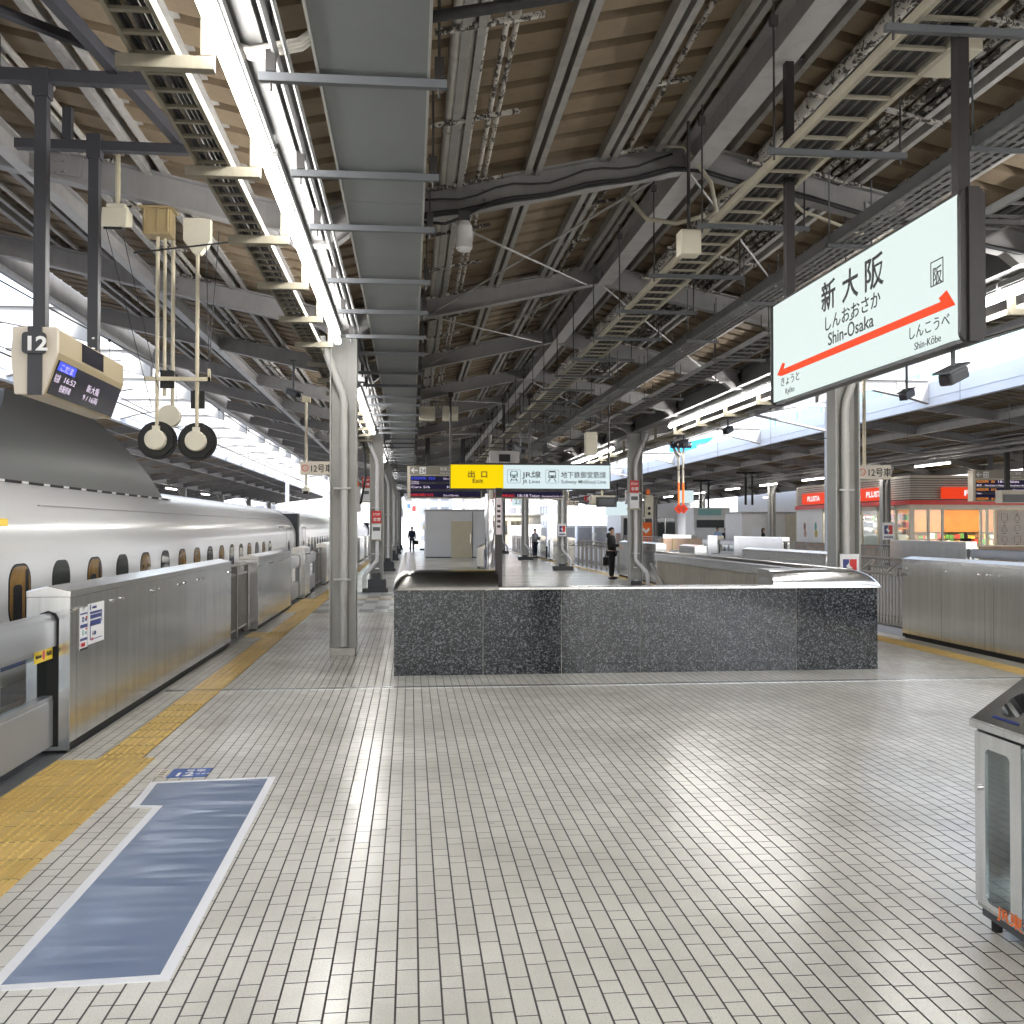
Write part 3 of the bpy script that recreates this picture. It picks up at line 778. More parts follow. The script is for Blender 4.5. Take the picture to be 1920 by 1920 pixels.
# small devices
def mast_camera(x, y, z, ztop, lab, col='dgrey', size=1.0, yaw=0, cat='camera'):
    t = thing('security_camera', lab, cat, (x, y, z))
    m = MB(); m.cyl((x, y, z + .05), (x, y, ztop), .02 * size, n=8); m.box(x - .05, x + .05, y - .05, y + .05, ztop - .03, ztop); m.build('mast', M['ductbar'], t)
    m = MB(); s = size; c, sn = math.cos(yaw), math.sin(yaw)
    d = Vector((sn, -c, -.35)).normalized(); p = Vector((x, y, z))
    m.bar(p - d * .16 * s, p + d * .14 * s, .12 * s, .10 * s); m.build('housing', M[col], t, bevel=.012)
    m = MB(); m.bar(p - d * .15 * s + Vector((0, 0, .07 * s)), p + d * .2 * s + Vector((0, 0, .07 * s)), .15 * s, .012); m.build('sun_shield', M['ductbar'], t)
    m = MB(); m.cyl(p + d * .14 * s, p + d * .16 * s, .04 * s, n=10); m.build('lens', M['screen'], t)
mast_camera(9.0, 17.64, 4.10, 5.2, 'grey security camera on a drop pole right of the column under the station sign', size=1.25, yaw=-.9)
mast_camera(2.72, 4.85, 2.44, 2.62, 'square grey camera slung under the near end of the station name sign', size=.62, yaw=-1.0)
mast_camera(9.0, 28.1, 4.45, 5.1, 'small grey camera under the right canopy edge beyond the lamps', size=1.3, yaw=-.8)
mast_camera(-2.0, 17.6, 3.98, 4.55, 'small camera hanging from the left wing beam', size=.9, yaw=.9)
mast_camera(2.6, 24.0, 3.55, 4.9, 'camera on a long pole under the ridge ahead', size=1.1, yaw=.4)
mast_camera(8.5, 31, 4.3, 5.0, 'dark camera beside the second right column', size=1.4, yaw=-.7)
m = MB(); m.cyl((.47, 9, 4.17), (.47, 9, 4.36), .075, n=16); m.cyl((.47, 9, 4.36), (.47, 9, 4.41), .075, .05, n=16); m.ball((.47, 9, 4.17), .07, .07, .035, 14, 6)
t = m.thing('ceiling_speaker', 'white cylindrical loudspeaker under the rafter beside the duct', 'loudspeaker', M['pipew'], (.47, 9, 4.3), auto=40)
k = MB(); k.box(.42, .52, 8.97, 9.03, 4.41, 4.5); k.build('bracket', M['dgrey'], t)
for x, y, z, w, h, dd, lab in ((2.24, 8.0, 3.98, .17, .2, .16, 'ivory junction box hanging under the ridge by the cable ladder'), (2.96, 5.3, 4.3, .2, .12, .35, 'ivory junction box on the cable ladder at the top right'), (4.3, 24, 3.7, .28, .55, .25, 'beige box hanging below the right slope ahead')):
    m = MB(); m.box(x - w / 2, x + w / 2, y - dd / 2, y + dd / 2, z - h / 2, z + h / 2); t = m.thing('junction_box', lab, 'junction box', M['ivory'], (x, y, z), bevel=.012)
    k = MB(); k.cyl((x, y, z + h / 2), (x, y, zb(x) + .05), .014, n=6); k.build('hanger_rod', M['rod'], t)
for i, x in enumerate((.35, .85)):
    m = MB(); m.box(x - .17, x + .17, 21.9, 22.1, 4.0, 4.3); m.thing('wall_speaker', ('left' if i == 0 else 'right') + ' one of two cream square loudspeakers under the beam beyond the duct', 'loudspeaker', M['ivory'], (x, 22, 4.1), bevel=.01)
# square speaker on a pole left
t = thing('projector_lamp', 'ivory floodlight with a black lens hanging on a pole over the left gates', 'floodlight', (-2.5, 9, 4.3))
m = MB(); m.cyl((-2.52, 9.0, 4.42), (-2.52, 9.0, 5.0), .022, n=8); m.box(-2.56, -2.48, 8.96, 9.04, 4.9, 5.02); m.build('pole', M['ivoryd'], t)
m = MB(); m.ext([(8.88, 4.24), (9.1, 4.30), (9.1, 4.42), (8.92, 4.42)], 'x', -2.63, -2.42); m.box(-2.6, -2.44, 8.93, 9.07, 4.42, 4.46); m.build('housing', M['ivory'], t, bevel=.01)
m = MB(); m.ext([(8.868, 4.215), (9.0, 4.25), (8.995, 4.268), (8.865, 4.235)], 'x', -2.60, -2.45); m.build('lens', M['black'], t)
m = MB(); m.cyl((-2.59, 8.9, 4.24), (-2.3, 9.3, 2.75), .004, n=4); m.cyl((-2.46, 8.9, 4.24), (-2.24, 9.3, 2.9), .004, n=4); m.build('stay_wire', M['cable'], t)
# dark hanger frame for the platform monitor
t = thing('hanger_frame', 'dark steel frame holding the two posts of the track monitor under the left wing', 'hanger frame', (-2.2, 6.3, 4.4))
m = MB(); m.bar((-2.75, 6.33, 4.40), (-1.55, 6.33, 4.40), .07, .075); m.build('cross_beam', M['post'], t)
m = MB(); m.bar((-2.75, 7.35, 4.36), (-1.45, 7.35, 4.36), .07, .065); m.build('cross_beam', M['post'], t)
m = MB(); m.bar((-1.95, 5.2, 4.5), (-1.62, 7.5, 4.42), .06, .08); m.bar((-2.7, 5.6, 4.62), (-1.4, 6.6, 4.5), .05, .05); m.build('stringer', M['post'], t)
for x, y in ((-2.5, 6.33), (-1.65, 6.33), (-2.4, 7.35), (-1.55, 7.35)):
    m = MB(); m.box(x - .03, x + .03, y - .03, y + .03, 4.4, zb(x) + .05); m.build('bracket', M['post'], t)
# second valley conduits hanging along the left lamps
m = MB()
for x, r in ((-.72, .02), (-.66, .014)): m.cyl((x, 2, 4.2), (x, 60, 4.2), r, n=8)
t = m.thing('lamp_conduit', 'pair of conduits running alongside the left lamp row', 'conduits', M['tray'], (-.7, 2, 4.2))
# ------------------------------------------------------------------ station name sign
sx0, sx1, sa, sb, sz0, sz1 = 2.62, 2.715, 4.60, 7.12, 2.585, 3.285
t = thing('station_sign', 'large backlit white station name sign with an orange red arrow line hanging from the ridge', 'station sign', (2.7, 5.9, 2.58))
m = MB()
m.ext(rrect(sx1 - sx0 + .03, sz1 - sz0 + .05, .05, 4, (sx0 + sx1) / 2, (sz0 + sz1) / 2), 'y', sa - .03, sa)
m.ext(rrect(sx1 - sx0 + .03, sz1 - sz0 + .05, .05, 4, (sx0 + sx1) / 2, (sz0 + sz1) / 2), 'y', sb, sb + .02)
m.box(sx0 + .012, sx1 - .012, sa, sb, sz0 - .02, sz0); m.box(sx0 + .012, sx1 - .012, sa, sb, sz1, sz1 + .02)
m.box((sx0 + sx1) / 2 - .028, (sx0 + sx1) / 2 + .028, sa - .045, sa - .03, sz0 - .02, sz1 + .02)
m.build('sign_frame', M['signdk'], t)
for x, s in ((sx0, 1), (sx1 - .01, -1)):
    m = MB(); m.box(x, x + .01, sa + .004, sb - .004, sz0 + .002, sz1 - .002); f = m.build('sign_face', M['sign'], t)
xf = sx0 - .0005
def st(b, y, z, w, size, bold=.0, col='ink', name='lettering'):
    return text(b, M[col], t, (xf, y, z), (0, -1, 0), (0, 0, 1), size, name, bold=bold, width=w, ext=.0008)
st('新', 6.253, 3.068, .215, .2, .016); st('大', 5.94, 3.063, .225, .2, .016); st('阪', 5.64, 3.058, .235, .2, .016)
st('しんおおさか', 6.22, 2.93, .76, .106, .008)
st('Shin-Ōsaka', 6.15, 2.826, .63, .112, .008)
st('阪', 4.862, 2.905, .085, .098, .006)
st('しんこうべ', 5.12, 2.672, .40, .076, .002); st('Shin-Kōbe', 5.05, 2.605, .265, .055, .002)
st('きょうと', 6.98, 2.685, .34, .07, .002); st('Kyōto', 6.885, 2.617, .165, .055, .002)
m = MB()
for a, b, c, d in ((4.755, 4.762, 2.893, 3.02), (4.872, 4.879, 2.893, 3.02), (4.755, 4.879, 2.893, 2.899), (4.755, 4.879, 3.014, 3.02)): m.box(xf - .001, xf + .001, a, b, c, d)
m.build('character_box', M['ink'], t)
m = MB()
m.ext([(7.04, 2.773), (6.935, 2.847), (6.885, 2.835), (6.915, 2.80), (4.78, 2.80), (4.80, 2.822), (4.725, 2.845), (4.645, 2.755), (6.96, 2.755)], 'x', xf - .001, xf + .002)
m.build('arrow_line', glow('sign_orange_red', (1.0, .075, .012), .88), t)
for y in (6.93, 4.68):
    m = MB(); m.box(2.64, 2.70, y - .03, y + .03, sz1 + .02, 5.14); m.box(2.57, 2.77, y - .05, y + .05, 5.0, 5.03); m.build('hanger_post', M['signdk'], t)

# ------------------------------------------------------------------ exit sign
ex0, ex1, ez0, ez1, ey = .823, 4.165, 2.50, 2.99, 21.0
t = thing('exit_sign', 'long backlit exit sign with a yellow half hanging over the stairs', 'exit sign', (2.5, ey, 2.5))
m = MB(); m.box(ex0 - .02, ex1 + .02, ey, ey + .2, ez0 - .02, ez1 + .04); m.build('sign_box', M['signdk'], t)
m = MB(); m.box(ex0, 1.92, ey - .006, ey, ez0, ez1); m.build('yellow_panel', M['signy'], t)
m = MB(); m.box(1.922, ex1, ey - .006, ey, ez0, ez1); m.build('white_panel', M['signb'], t)
XD, ZD = (1, 0, 0), (0, 0, 1); yf = ey - .0065
dkb = paint('sign_brown_ink', (.10, .045, .0), .5); dkg = paint('sign_grey_ink', (.07, .08, .09), .5)
text('出', dkb, t, (1.17, yf, 2.735), XD, ZD, .155, bold=.022, width=.14); text('口', dkb, t, (1.44, yf, 2.735), XD, ZD, .155, bold=.022, width=.125)
text('Exit', dkb, t, (1.27, yf, 2.615), XD, ZD, .12, bold=.02, width=.22)
text('JR線', dkg, t, (2.325, yf, 2.735), XD, ZD, .15, bold=.012, width=.395); text('JR Lines', dkg, t, (2.325, yf, 2.61), XD, ZD, .105, bold=.01, width=.37)
text('地下鉄御堂筋線', dkg, t, (3.13, yf, 2.735), XD, ZD, .145, bold=.010, width=.95); text('Subway Midōsuji Line', dkg, t, (3.13, yf, 2.61), XD, ZD, .105, bold=.01, width=.95)
for xo in (2.0, 2.805):
    m = MB()
    for q in (rrect(.28, .28, .03, 3),):
        n = len(q); o = [(xo + .14 + a, 2.752 + b) for a, b in q]; inn = [(xo + .14 + a * .955, 2.752 + b * .955) for a, b in q]
        for i in range(n):
            j = (i + 1) % n; m.ext([o[i], o[j], inn[j], inn[i]], 'y', yf - .001, yf)
    c = xo + .14
    if xo < 2.5:
        m.ext([(c - .075, 2.73), (c + .075, 2.73), (c + .085, 2.80), (c + .065, 2.865), (c - .065, 2.865), (c - .085, 2.80)], 'y', yf - .001, yf, 1)
        m.ext([(c - .06, 2.79), (c + .06, 2.79), (c + .05, 2.85), (c - .05, 2.85)], 'y', yf - .002, yf, 2)
        m.box(c - .06, c + .06, yf - .003, yf, 2.742, 2.762, 2); m.ext([(c - .03, 2.72), (c + .03, 2.72), (c + .03, 2.755), (c - .03, 2.755)], 'y', yf - .004, yf, 0)
        m.ext([(c - .085, 2.645), (c - .065, 2.645), (c - .03, 2.71), (c - .05, 2.71)], 'y', yf - .001, yf); m.ext([(c + .085, 2.645), (c + .065, 2.645), (c + .03, 2.71), (c + .05, 2.71)], 'y', yf - .001, yf); m.box(c - .06, c + .06, yf - .001, yf, 2.67, 2.685)
    else:
        m.ext([(c - .08, 2.72), (c + .08, 2.72), (c + .08, 2.84), (c + .06, 2.87), (c - .06, 2.87), (c - .08, 2.84)], 'y', yf - .001, yf)
        m.ext([(c - .065, 2.775), (c + .065, 2.775), (c + .065, 2.84), (c - .065, 2.84)], 'y', yf - .002, yf, 2)
        m.ext([(c - .06, 2.735), (c - .03, 2.735), (c - .03, 2.755), (c - .06, 2.755)], 'y', yf - .002, yf, 2); m.ext([(c + .03, 2.735), (c + .06, 2.735), (c + .06, 2.755), (c + .03, 2.755)], 'y', yf - .002, yf, 2)
        m.ext([(c - .09, 2.64), (c - .07, 2.64), (c - .03, 2.71), (c - .05, 2.71)], 'y', yf - .001, yf); m.ext([(c + .09, 2.64), (c + .07, 2.64), (c + .03, 2.71), (c + .05, 2.71)], 'y', yf - .001, yf)
    m.build('pictogram', [dkg, paint('sign_teal_ink', (.18, .35, .38), .5), M['signb']], t)
for x in (ex0, 2.48, ex1):
    m = MB(); m.cyl((x, ey + .1, ez1 + .04), (x, ey + .1, 4.5), .022, n=8); m.box(x - .05, x + .05, ey + .05, ey + .15, 4.4, 4.5); m.build('hanger_post', M['rod'], t)

# ------------------------------------------------------------------ departure boards
def board(x0, x1, y, z0, z1, num, rows, lab, ytop, head=True, side=1):
    t = thing('departure_board', lab, 'departure board', ((x0 + x1) / 2, y, z0)); w = x1 - x0; h = z1 - z0
    m = MB(); m.box(x0 - .08, x1 + .02, y, y + .35, z0, z1); m.build('board_case', M['tanl'] if head else M['signdk'], t)
    m = MB(); m.box(x0 + .02, x1, y - .012, y, z0 + .03, z1 - h * .3); m.build('led_panel', M['screen2'], t)
    m = MB(); m.box(x0, x1, y - .01, y, z1 - h * .27, z1 - .005); m.build('header', paint('board_header_grey', (.26, .24, .20), .5), t)
    yy = y - .012
    m = MB(); zc = z1 - h * .14; m.box(x0 + .07, x0 + .26, yy - .003, yy, zc - .02, zc + .02); m.ext([(x0 + .03, zc), (x0 + .14, zc + .1), (x0 + .14, zc + .05), (x0 + .08, zc), (x0 + .14, zc - .05), (x0 + .14, zc - .1)], 'y', yy - .003, yy)
    m.box(x0 + .31, x0 + .52, yy - .003, yy, zc - .11, zc + .11); m.build('arrow', M['inkw'], t)
    text(num, M['ink'], t, (x0 + .33, yy - .0035, zc - .075), XD, ZD, .2, width=.17)
    text('発車ご案内', M['inkw'], t, (x0 + w * .42, yy, zc + .0), XD, ZD, .13, width=.6); text('Train Departures', M['inkw'], t, (x0 + w * .42, yy, zc - .11), XD, ZD, .08, width=.6)
    hh = h * .68; zt = z1 - h * .32; yl = y - .0125
    for k, (body, col, fx, fz, s, wd) in enumerate(rows):
        text(body, M[col], t, (x0 + .04 + fx * w, yl, zt - fz * hh), XD, ZD, s, width=wd, bold=.0)
    m = MB()
    for k in range(3): m.box(x0 + .03, x1 - .01, yl - .0005, yl, zt - hh * (k / 3 + .24), zt - hh * (k / 3 + .02))
    m.build('lit_rows', M['ledband'], t)
    for x in (x0 + w * .25, x0 + w * .75):
        m = MB(); m.box(x - .07, x + .07, y + .1, y + .24, z1, ytop); m.build('hanger_post', M['post'], t)
board(-.03, 2.28, 33, 2.635, 3.69, '24', [('KODAMA', 'ledb', .0, .14, .12, .48), ('723', 'ledb', .24, .14, .11, .2), ('Out of Service', 'ledw', .45, .14, .09, .5), ('Tokyo', 'ledw', .0, .27, .07, .25), ('のぞみ', 'ledw', 0, .36, .07, .25), ('Cars 5/6', 'ledw', 0, .53, .1, .6), ('Non', 'ledw', .5, .53, .1, .3), ('HIKARI', 'ledr', .0, .9, .13, .45), ('515', 'ledr', .22, .9, .12, .2), ('Out of Service', 'ledw', .45, .9, .09, .5)], 'departure board with a left arrow and 24 half hidden behind the exit sign', 4.6)
board(2.67, 4.98, 33, 2.635, 3.69, '23', [('ひかり', 'ledw', .0, .66, .07, .2), ('東京', 'ledw', 0, .74, .07, .2), ('HIKARI', 'ledr', .0, .92, .13, .45), ('662', 'ledr', .21, .92, .12, .18), ('18:18', 'ledw', .32, .92, .13, .34), ('Tokyo', 'ledw', .5, .92, .12, .34), ('Non-reserved Car No. 1-5', 'ledw', .68, .92, .08, .68)], 'right hand departure board mostly hidden behind the exit sign', 4.8)
board(20.44, 23.2, 35, 2.65, 3.78, '22', [('NOZOMI', 'ledo', 0, .12, .13, .45), ('30', 'ledo', .2, .12, .12, .14), ('16:41', 'ledw', .29, .12, .14, .36), ('Hakata', 'ledw', .44, .12, .14, .42), ('Reserved', 'ledw', .68, .12, .1, .5), ('東京', 'ledw', 0, .28, .08, .2), ('Shin-Kobe / Okayama / Hiroshima / Kokura', 'ledw', .12, .28, .08, 1.7), ('NOZOMI', 'ledo', 0, .50, .13, .45), ('315', 'ledo', .2, .50, .12, .2), ('Tokyo', 'ledw', .0, .66, .08, .2), ('Okayama', 'ledw', .5, .5, .09, .45), ('NOZOMI', 'ledo', 0, .94, .13, .45), ('41', 'ledo', .2, .94, .12, .14), ('17:02', 'ledw', .29, .94, .14, .36), ('Hakata', 'ledw', .44, .94, .14, .3)], 'departure board with a left arrow and 22 in front of the shop', 5.0)

# ------------------------------------------------------------------ track monitor 12
t = thing('track_monitor', 'beige and gold hanging monitor marked 12 with a small blue and white display', 'monitor', (-2.2, 6.9, 2.45))
m = MB(); m.ext([(-2.32, 2.47), (-2.17, 2.47), (-2.085, 2.72), (-2.085, 2.86), (-2.33, 2.86), (-2.34, 2.7)], 'y', 6.25, 7.62); m.build('case', M['tan'], t, bevel=.008)
m = MB(); m.ext([(-2.325, 2.465), (-2.165, 2.465), (-2.08, 2.72), (-2.08, 2.865), (-2.335, 2.865), (-2.345, 2.7)], 'y', 6.215, 6.25); m.build('end_cap', M['tanl'], t, bevel=.006)
m = MB(); m.box(-2.245, -2.165, 6.20, 6.215, 2.46, 2.865); m.build('end_strip', M['post'], t)
m = MB(); m.ext(rrect(.135, .125, .02, 3, -2.205, 2.765), 'y', 6.185, 6.2); nb = m.build('number_plate', M['post'], t)
text('12', M['inkw'], nb, (-2.262, 6.1845, 2.722), XD, ZD, .115, bold=.03, width=.112)
# tilted display on the platform side
dz = Vector((.085, 0, .25)).normalized(); nrm = Vector((.25, 0, -.085)).normalized(); base = Vector((-2.17, 0, 2.47)) + nrm * .001
def onface(y, k): return base + dz * k + Vector((0, y, 0))
m = MB(); a, b = .012, .225
m.add([onface(6.29, a), onface(7.59, a), onface(7.59, b), onface(6.29, b)] + [onface(6.29, a) + nrm * .004, onface(7.59, a) + nrm * .004, onface(7.59, b) + nrm * .004, onface(6.29, b) + nrm * .004], [(0, 1, 2, 3), (4, 5, 6, 7), (0, 1, 5, 4), (1, 2, 6, 5), (2, 3, 7, 6), (3, 0, 4, 7)])
sc = m.build('display', M['screen'], t)
def ft(b, col, y, k, size, w): text(b, M[col], sc, onface(y, k) + nrm * .0045, (0, 1, 0), dz, size, width=w, ext=.0005)
m = MB(); p = [onface(6.31, .165) + nrm * .0042, onface(6.62, .165) + nrm * .0042, onface(6.62, .222) + nrm * .0042, onface(6.31, .222) + nrm * .0042]; m.quad(*p); m.build('lit_block', M['ledb'], sc)
ft('こだま', 'ledw', 6.34, .172, .05, .22); ft('名古屋', 'ledw', 6.31, .098, .055, .09); ft('16:52', 'ledw', 6.46, .11, .05, .2); ft('各駅停車', 'ledw', 6.44, .05, .05, .2); ft('新大阪', 'ledw', 6.9, .115, .055, .26); ft('9 / 16両', 'ledw', 6.88, .055, .05, .3)
m = MB(); m.box(-2.085, -2.081, 6.68, 7.12, 2.735, 2.85); m.build('side_screen', M['screen'], t)
for y in (6.33, 7.35):
    m = MB(); m.box(-2.25, -2.18, y - .035, y + .035, 2.86, 4.40); m.box(-2.262, -2.168, y - .045, y + .045, 4.27, 4.44); m.build('hanger_post', M['post'], t)
m = MB()
for z in (3.0, 2.93): m.ball((-2.205, 7.31, z), .014)
m.build('bolt', M['steel'], t)

# ------------------------------------------------------------------ hanging signal discs
def disc_signal(x, y, z, ztop, lab, br, paired):
    t = thing('signal_lamp', lab, 'signal lamp', (x, y, z))
    m = MB(); m.cyl((x, y + .02, z), (x, y + .045, z), .172, n=28)
    m.ext([(x + (.152) * math.cos(R(a)) / 1, z + .152 * math.sin(R(a))) for a in range(22, 382, 45)], 'y', y - .01, y + .02); m.build('backboard', M['black'], t)
    m = MB(); m.cyl((x, y - .075, z), (x, y + .0, z), .092, n=24); m.cyl((x, y - .085, z), (x, y - .075, z), .084, .092, n=24)
    for a in (45, 135, 225, 315): m.cyl((x + .07 * math.cos(R(a)), y - .09, z + .07 * math.sin(R(a))), (x + .07 * math.cos(R(a)), y - .08, z + .07 * math.sin(R(a))), .006, n=6)
    m.build('lamp_cover', M['ivory'], t, auto=35)
    m = MB(); m.box(x - .03, x + .03, y - .05, y + .03, z + .07, z + .125); m.build('clamp', M['ivory'], t)
    m = MB(); m.cyl((x, y, z + .12), (x, y, ztop), .017, n=10)
    if paired: m.cyl((x + .052, y + .05, z + .4), (x + .052, y + .05, ztop), .015, n=10)
    m.build('pole', M['ivoryd'], t)
    m = MB(); m.box(x - .06 + (.08 if paired else 0), x + .06 + (.08 if paired else 0), y + .02, y + .05, z + .3 + (.17 if paired else 0), z + .46 + (.17 if paired else 0)); m.build('target_plate', M['black'], t)
    m = MB()
    if br == 'khaki':
        m.box(x - .11, x + .13, y - .1, y + .1, ztop, ztop + .23); m.box(x - .14, x + .16, y - .12, y + .12, ztop + .23, ztop + .25)
        for q in (-.09, .02, .11): m.box(x + q - .008, x + q + .008, y - .115, y - .1, ztop + .02, ztop + .23)
        m.build('junction_box', M['khaki'], t, bevel=.006)
    else:
        m.ext([(x - .03, ztop - .12), (x + .03, ztop - .12), (x + .12, ztop), (x + .12, ztop + .2), (x - .12, ztop + .2), (x - .12, ztop)], 'y', y - .05, y + .05); m.build('mounting_plate', M['ivory'], t, bevel=.004)
disc_signal(-2.255, 9.3, 2.46, 4.28, 'left of two black disc signals, hung from a brown box', 'khaki', True)
disc_signal(-1.915, 9.34, 2.455, 4.26, 'right of two black disc signals, hung from an ivory plate', 'ivory', False)
m = MB(); m.box(-2.36, -1.79, 9.27, 9.3, 2.99, 3.025); m.box(-1.81, -1.79, 9.27, 9.31, 2.99, 3.1)
m.thing('signal_crossbar', 'rusty crossbar clamping the poles of the two disc signals', 'crossbar', M['ivoryd'], (-2.1, 9.3, 3))
m = MB(); m.cyl((-2.2, 9.5, 2.7), (-2.2, 9.58, 2.7), .1, n=20); m.cyl((-2.2, 9.58, 2.7), (-2.2, 9.7, 2.7), .02, n=8)
t = m.thing('signal_lamp', 'small cream round lamp behind the left disc signal', 'signal lamp', M['ivory'], (-2.2, 9.5, 2.7)); k = MB(); k.cyl((-2.2, 9.65, 2.7), (-2.2, 9.65, 4.6), .018, n=8); k.build('pole', M['ivoryd'], t)
m = MB(); m.cyl((-2.45, 9.25, 4.12), (-1.6, 9.25, 4.24), .008, n=6); m.cyl((-1.84, 9.3, 4.45), (-1.8, 9.3, 3.05), .004, n=5); m.cyl((-1.72, 9.3, 4.35), (-1.81, 9.3, 3.05), .004, n=5)
m.thing('stay_wires', 'thin stay wires around the disc signal poles', 'wires', M['cable'], (-2, 9.3, 4.1))

# ------------------------------------------------------------------ car number signs and other hanging boards
def car_sign(x0, x1, y, z0, z1, xp, lab, txt='12号車', lamp=False, body='tanl'):
    m = MB(); m.box(x0, x1, y, y + .1, z0, z1)
    t = m.thing('car_number_sign', lab, 'hanging sign', M[body], (xp, y, z0), bevel=.008); h = z1 - z0; w = x1 - x0
    text(txt, M['ink'], t, (x0 + w * .29, y - .001, z0 + h * .24), XD, ZD, h * .66, bold=.012, width=w * .66)
    m = MB(); c = (x0 + w * .15, z0 + h * .5); r = h * .26
    for i in range(16):
        a, b = R(i * 22.5), R(i * 22.5 + 22.5)
        m.ext([(c[0] + r * math.cos(a), c[1] + r * math.sin(a)), (c[0] + r * math.cos(b), c[1] + r * math.sin(b)), (c[0] + r * .8 * math.cos(b), c[1] + r * .8 * math.sin(b)), (c[0] + r * .8 * math.cos(a), c[1] + r * .8 * math.sin(a))], 'y', y - .003, y)
    m.bar((c[0] - r * .6, y - .0015, c[1] + r * .6), (c[0] + r * .6, y - .0015, c[1] - r * .6), .003, r * .2, up=(0, 1, 0)); m.build('no_smoking_mark', M['red'], t)
    m = MB(); m.cyl((xp, y + .05, z1), (xp, y + .05, zb(xp) + .02), .03, n=8); m.box(xp - .09, xp + .09, y, y + .1, zb(xp) - .13, zb(xp) + .06); m.build('pole', M['ivoryd'], t)
    if lamp:
        k = MB(); k.cyl((xp, y + .05, z0 - .3), (xp, y + .05, z0), .025, n=8); k.ball((xp, y + .05, z0 - .34), .09); k.box(xp - .05, xp + .05, y - .06, y, z0 - .42, z0 - .36, 1); k.build('camera_dome', [M['ivory'], M['black']], t)
car_sign(-2.39, -1.70, 22.36, 2.835, 3.125, -2.27, 'beige hanging sign for car 12 partly behind the nearest left column', lamp=True)
car_sign(7.30, 7.89, 16.0, 2.48, 2.71, 7.45, 'cream hanging sign for car 12 partly behind the nearest right column')
car_sign(7.4, 8.1, 48.5, 2.75, 3.0, 7.6, 'small pale car sign far along the right side')
# monitor beyond the exit sign
t = thing('hanging_monitor', 'grey hanging monitor in a cream case right of the exit sign', 'monitor', (6.3, 33, 2.4))
m = MB(); m.box(5.85, 6.65, 32.6, 33.0, 2.42, 2.74); m.build('case', M['ivory'], t, bevel=.02)
m = MB(); m.box(6.02, 6.68, 32.5, 32.6, 2.36, 2.68); m.build('hood', M['dgrey'], t); m = MB(); m.box(6.1, 6.6, 32.49, 32.5, 2.42, 2.62); m.build('screen', M['ductbar'], t)
m = MB(); m.cyl((6.25, 32.8, 2.74), (6.25, 32.8, 4.3), .04, n=8); m.build('pole', M['cream'], t)
m = MB(); m.box(2.1, 2.9, 27.0, 27.3, 3.35, 3.75); t = m.thing('ceiling_camera_box', 'grey camera box with a black window high above the exit sign', 'camera', M['beaml'], (2.5, 27, 3.5), bevel=.02); m = MB(); m.box(2.35, 2.65, 26.98, 27.0, 3.45, 3.65); m.build('lens', M['black'], t); m = MB(); m.cyl((2.5, 27.15, 3.75), (2.5, 27.15, 5.0), .03); m.build('pole', M['rod'], t)
m = MB(); m.box(6.66, 6.94, 31.0, 31.15, 2.42, 2.86)
t = m.thing('small_display', 'small violet lit display hanging left of the second right column', 'display', M['beaml'], (6.8, 31, 2.4), bevel=.01)
m = MB(); m.box(6.7, 6.9, 30.985, 31, 2.66, 2.82); m.box(6.7, 6.9, 30.985, 31, 2.46, 2.58); m.build('screen', glow('violet_display', (.25, .2, .7), .5), t); m = MB(); m.cyl((6.8, 31.1, 2.86), (6.8, 31.1, 4.6), .05, n=8); m.build('pole', M['dgrey'], t)
# two red diamonds
for k, (x, ch) in enumerate(((10.85, 'V'), (11.04, '3'))):
    y = 40.3; m = MB(); m.ext([(x - .2, 2.45), (x, 2.25), (x + .2, 2.45), (x, 2.65)], 'y', y - .02 * k, y + .02 - .02 * k)
    t = m.thing('diamond_marker', f'red diamond track marker with a black {ch} on a striped pole', 'track marker', glow('marker_red', (.9, .06, .02), .75), (x, y, 2.5))
    text(ch, M['ink'], t, (x - .075, y - .021 - .02 * k, 2.36), XD, ZD, .25, bold=.02)
    m = MB(); m.cyl((x, y + .05, 2.6), (x, y + .05, 3.52), .045, n=8); m.cyl((x, y + .05, 3.52), (x, y + .05, 4.5), .045, n=8, mi=1); m.cyl((x, y + .05, 4.5), (x - .5, y + .05, 5.5), .05, n=6, mi=1); m.cyl((x, y + .05, 4.5), (x + .05, y + .05, 5.5), .05, n=6, mi=1); m.build('striped_pole', [M['orange'], M['ivory']], t)
t = thing('insulator_pair', 'pair of dark ribbed insulators above the red diamond markers', 'insulators', (10.9, 39, 6))
for z in (5.26, 5.03):
    m = MB()
    for i in range(8): m.cyl((10.5 + i * .11, 40.2, z), (10.56 + i * .11, 40.2, z), .12, n=10)
    m.build('insulator', paint('insulator_brown', (.05, .03, .03), .3), t)
m = MB(); m.cyl((9.9, 40.3, 5.3), (11.4, 40.3, 5.5), .06); m.cyl((10.2, 40.3, 5.45), (10.9, 40.3, 4.6), .05); m.build('arm', M['beaml'], t)
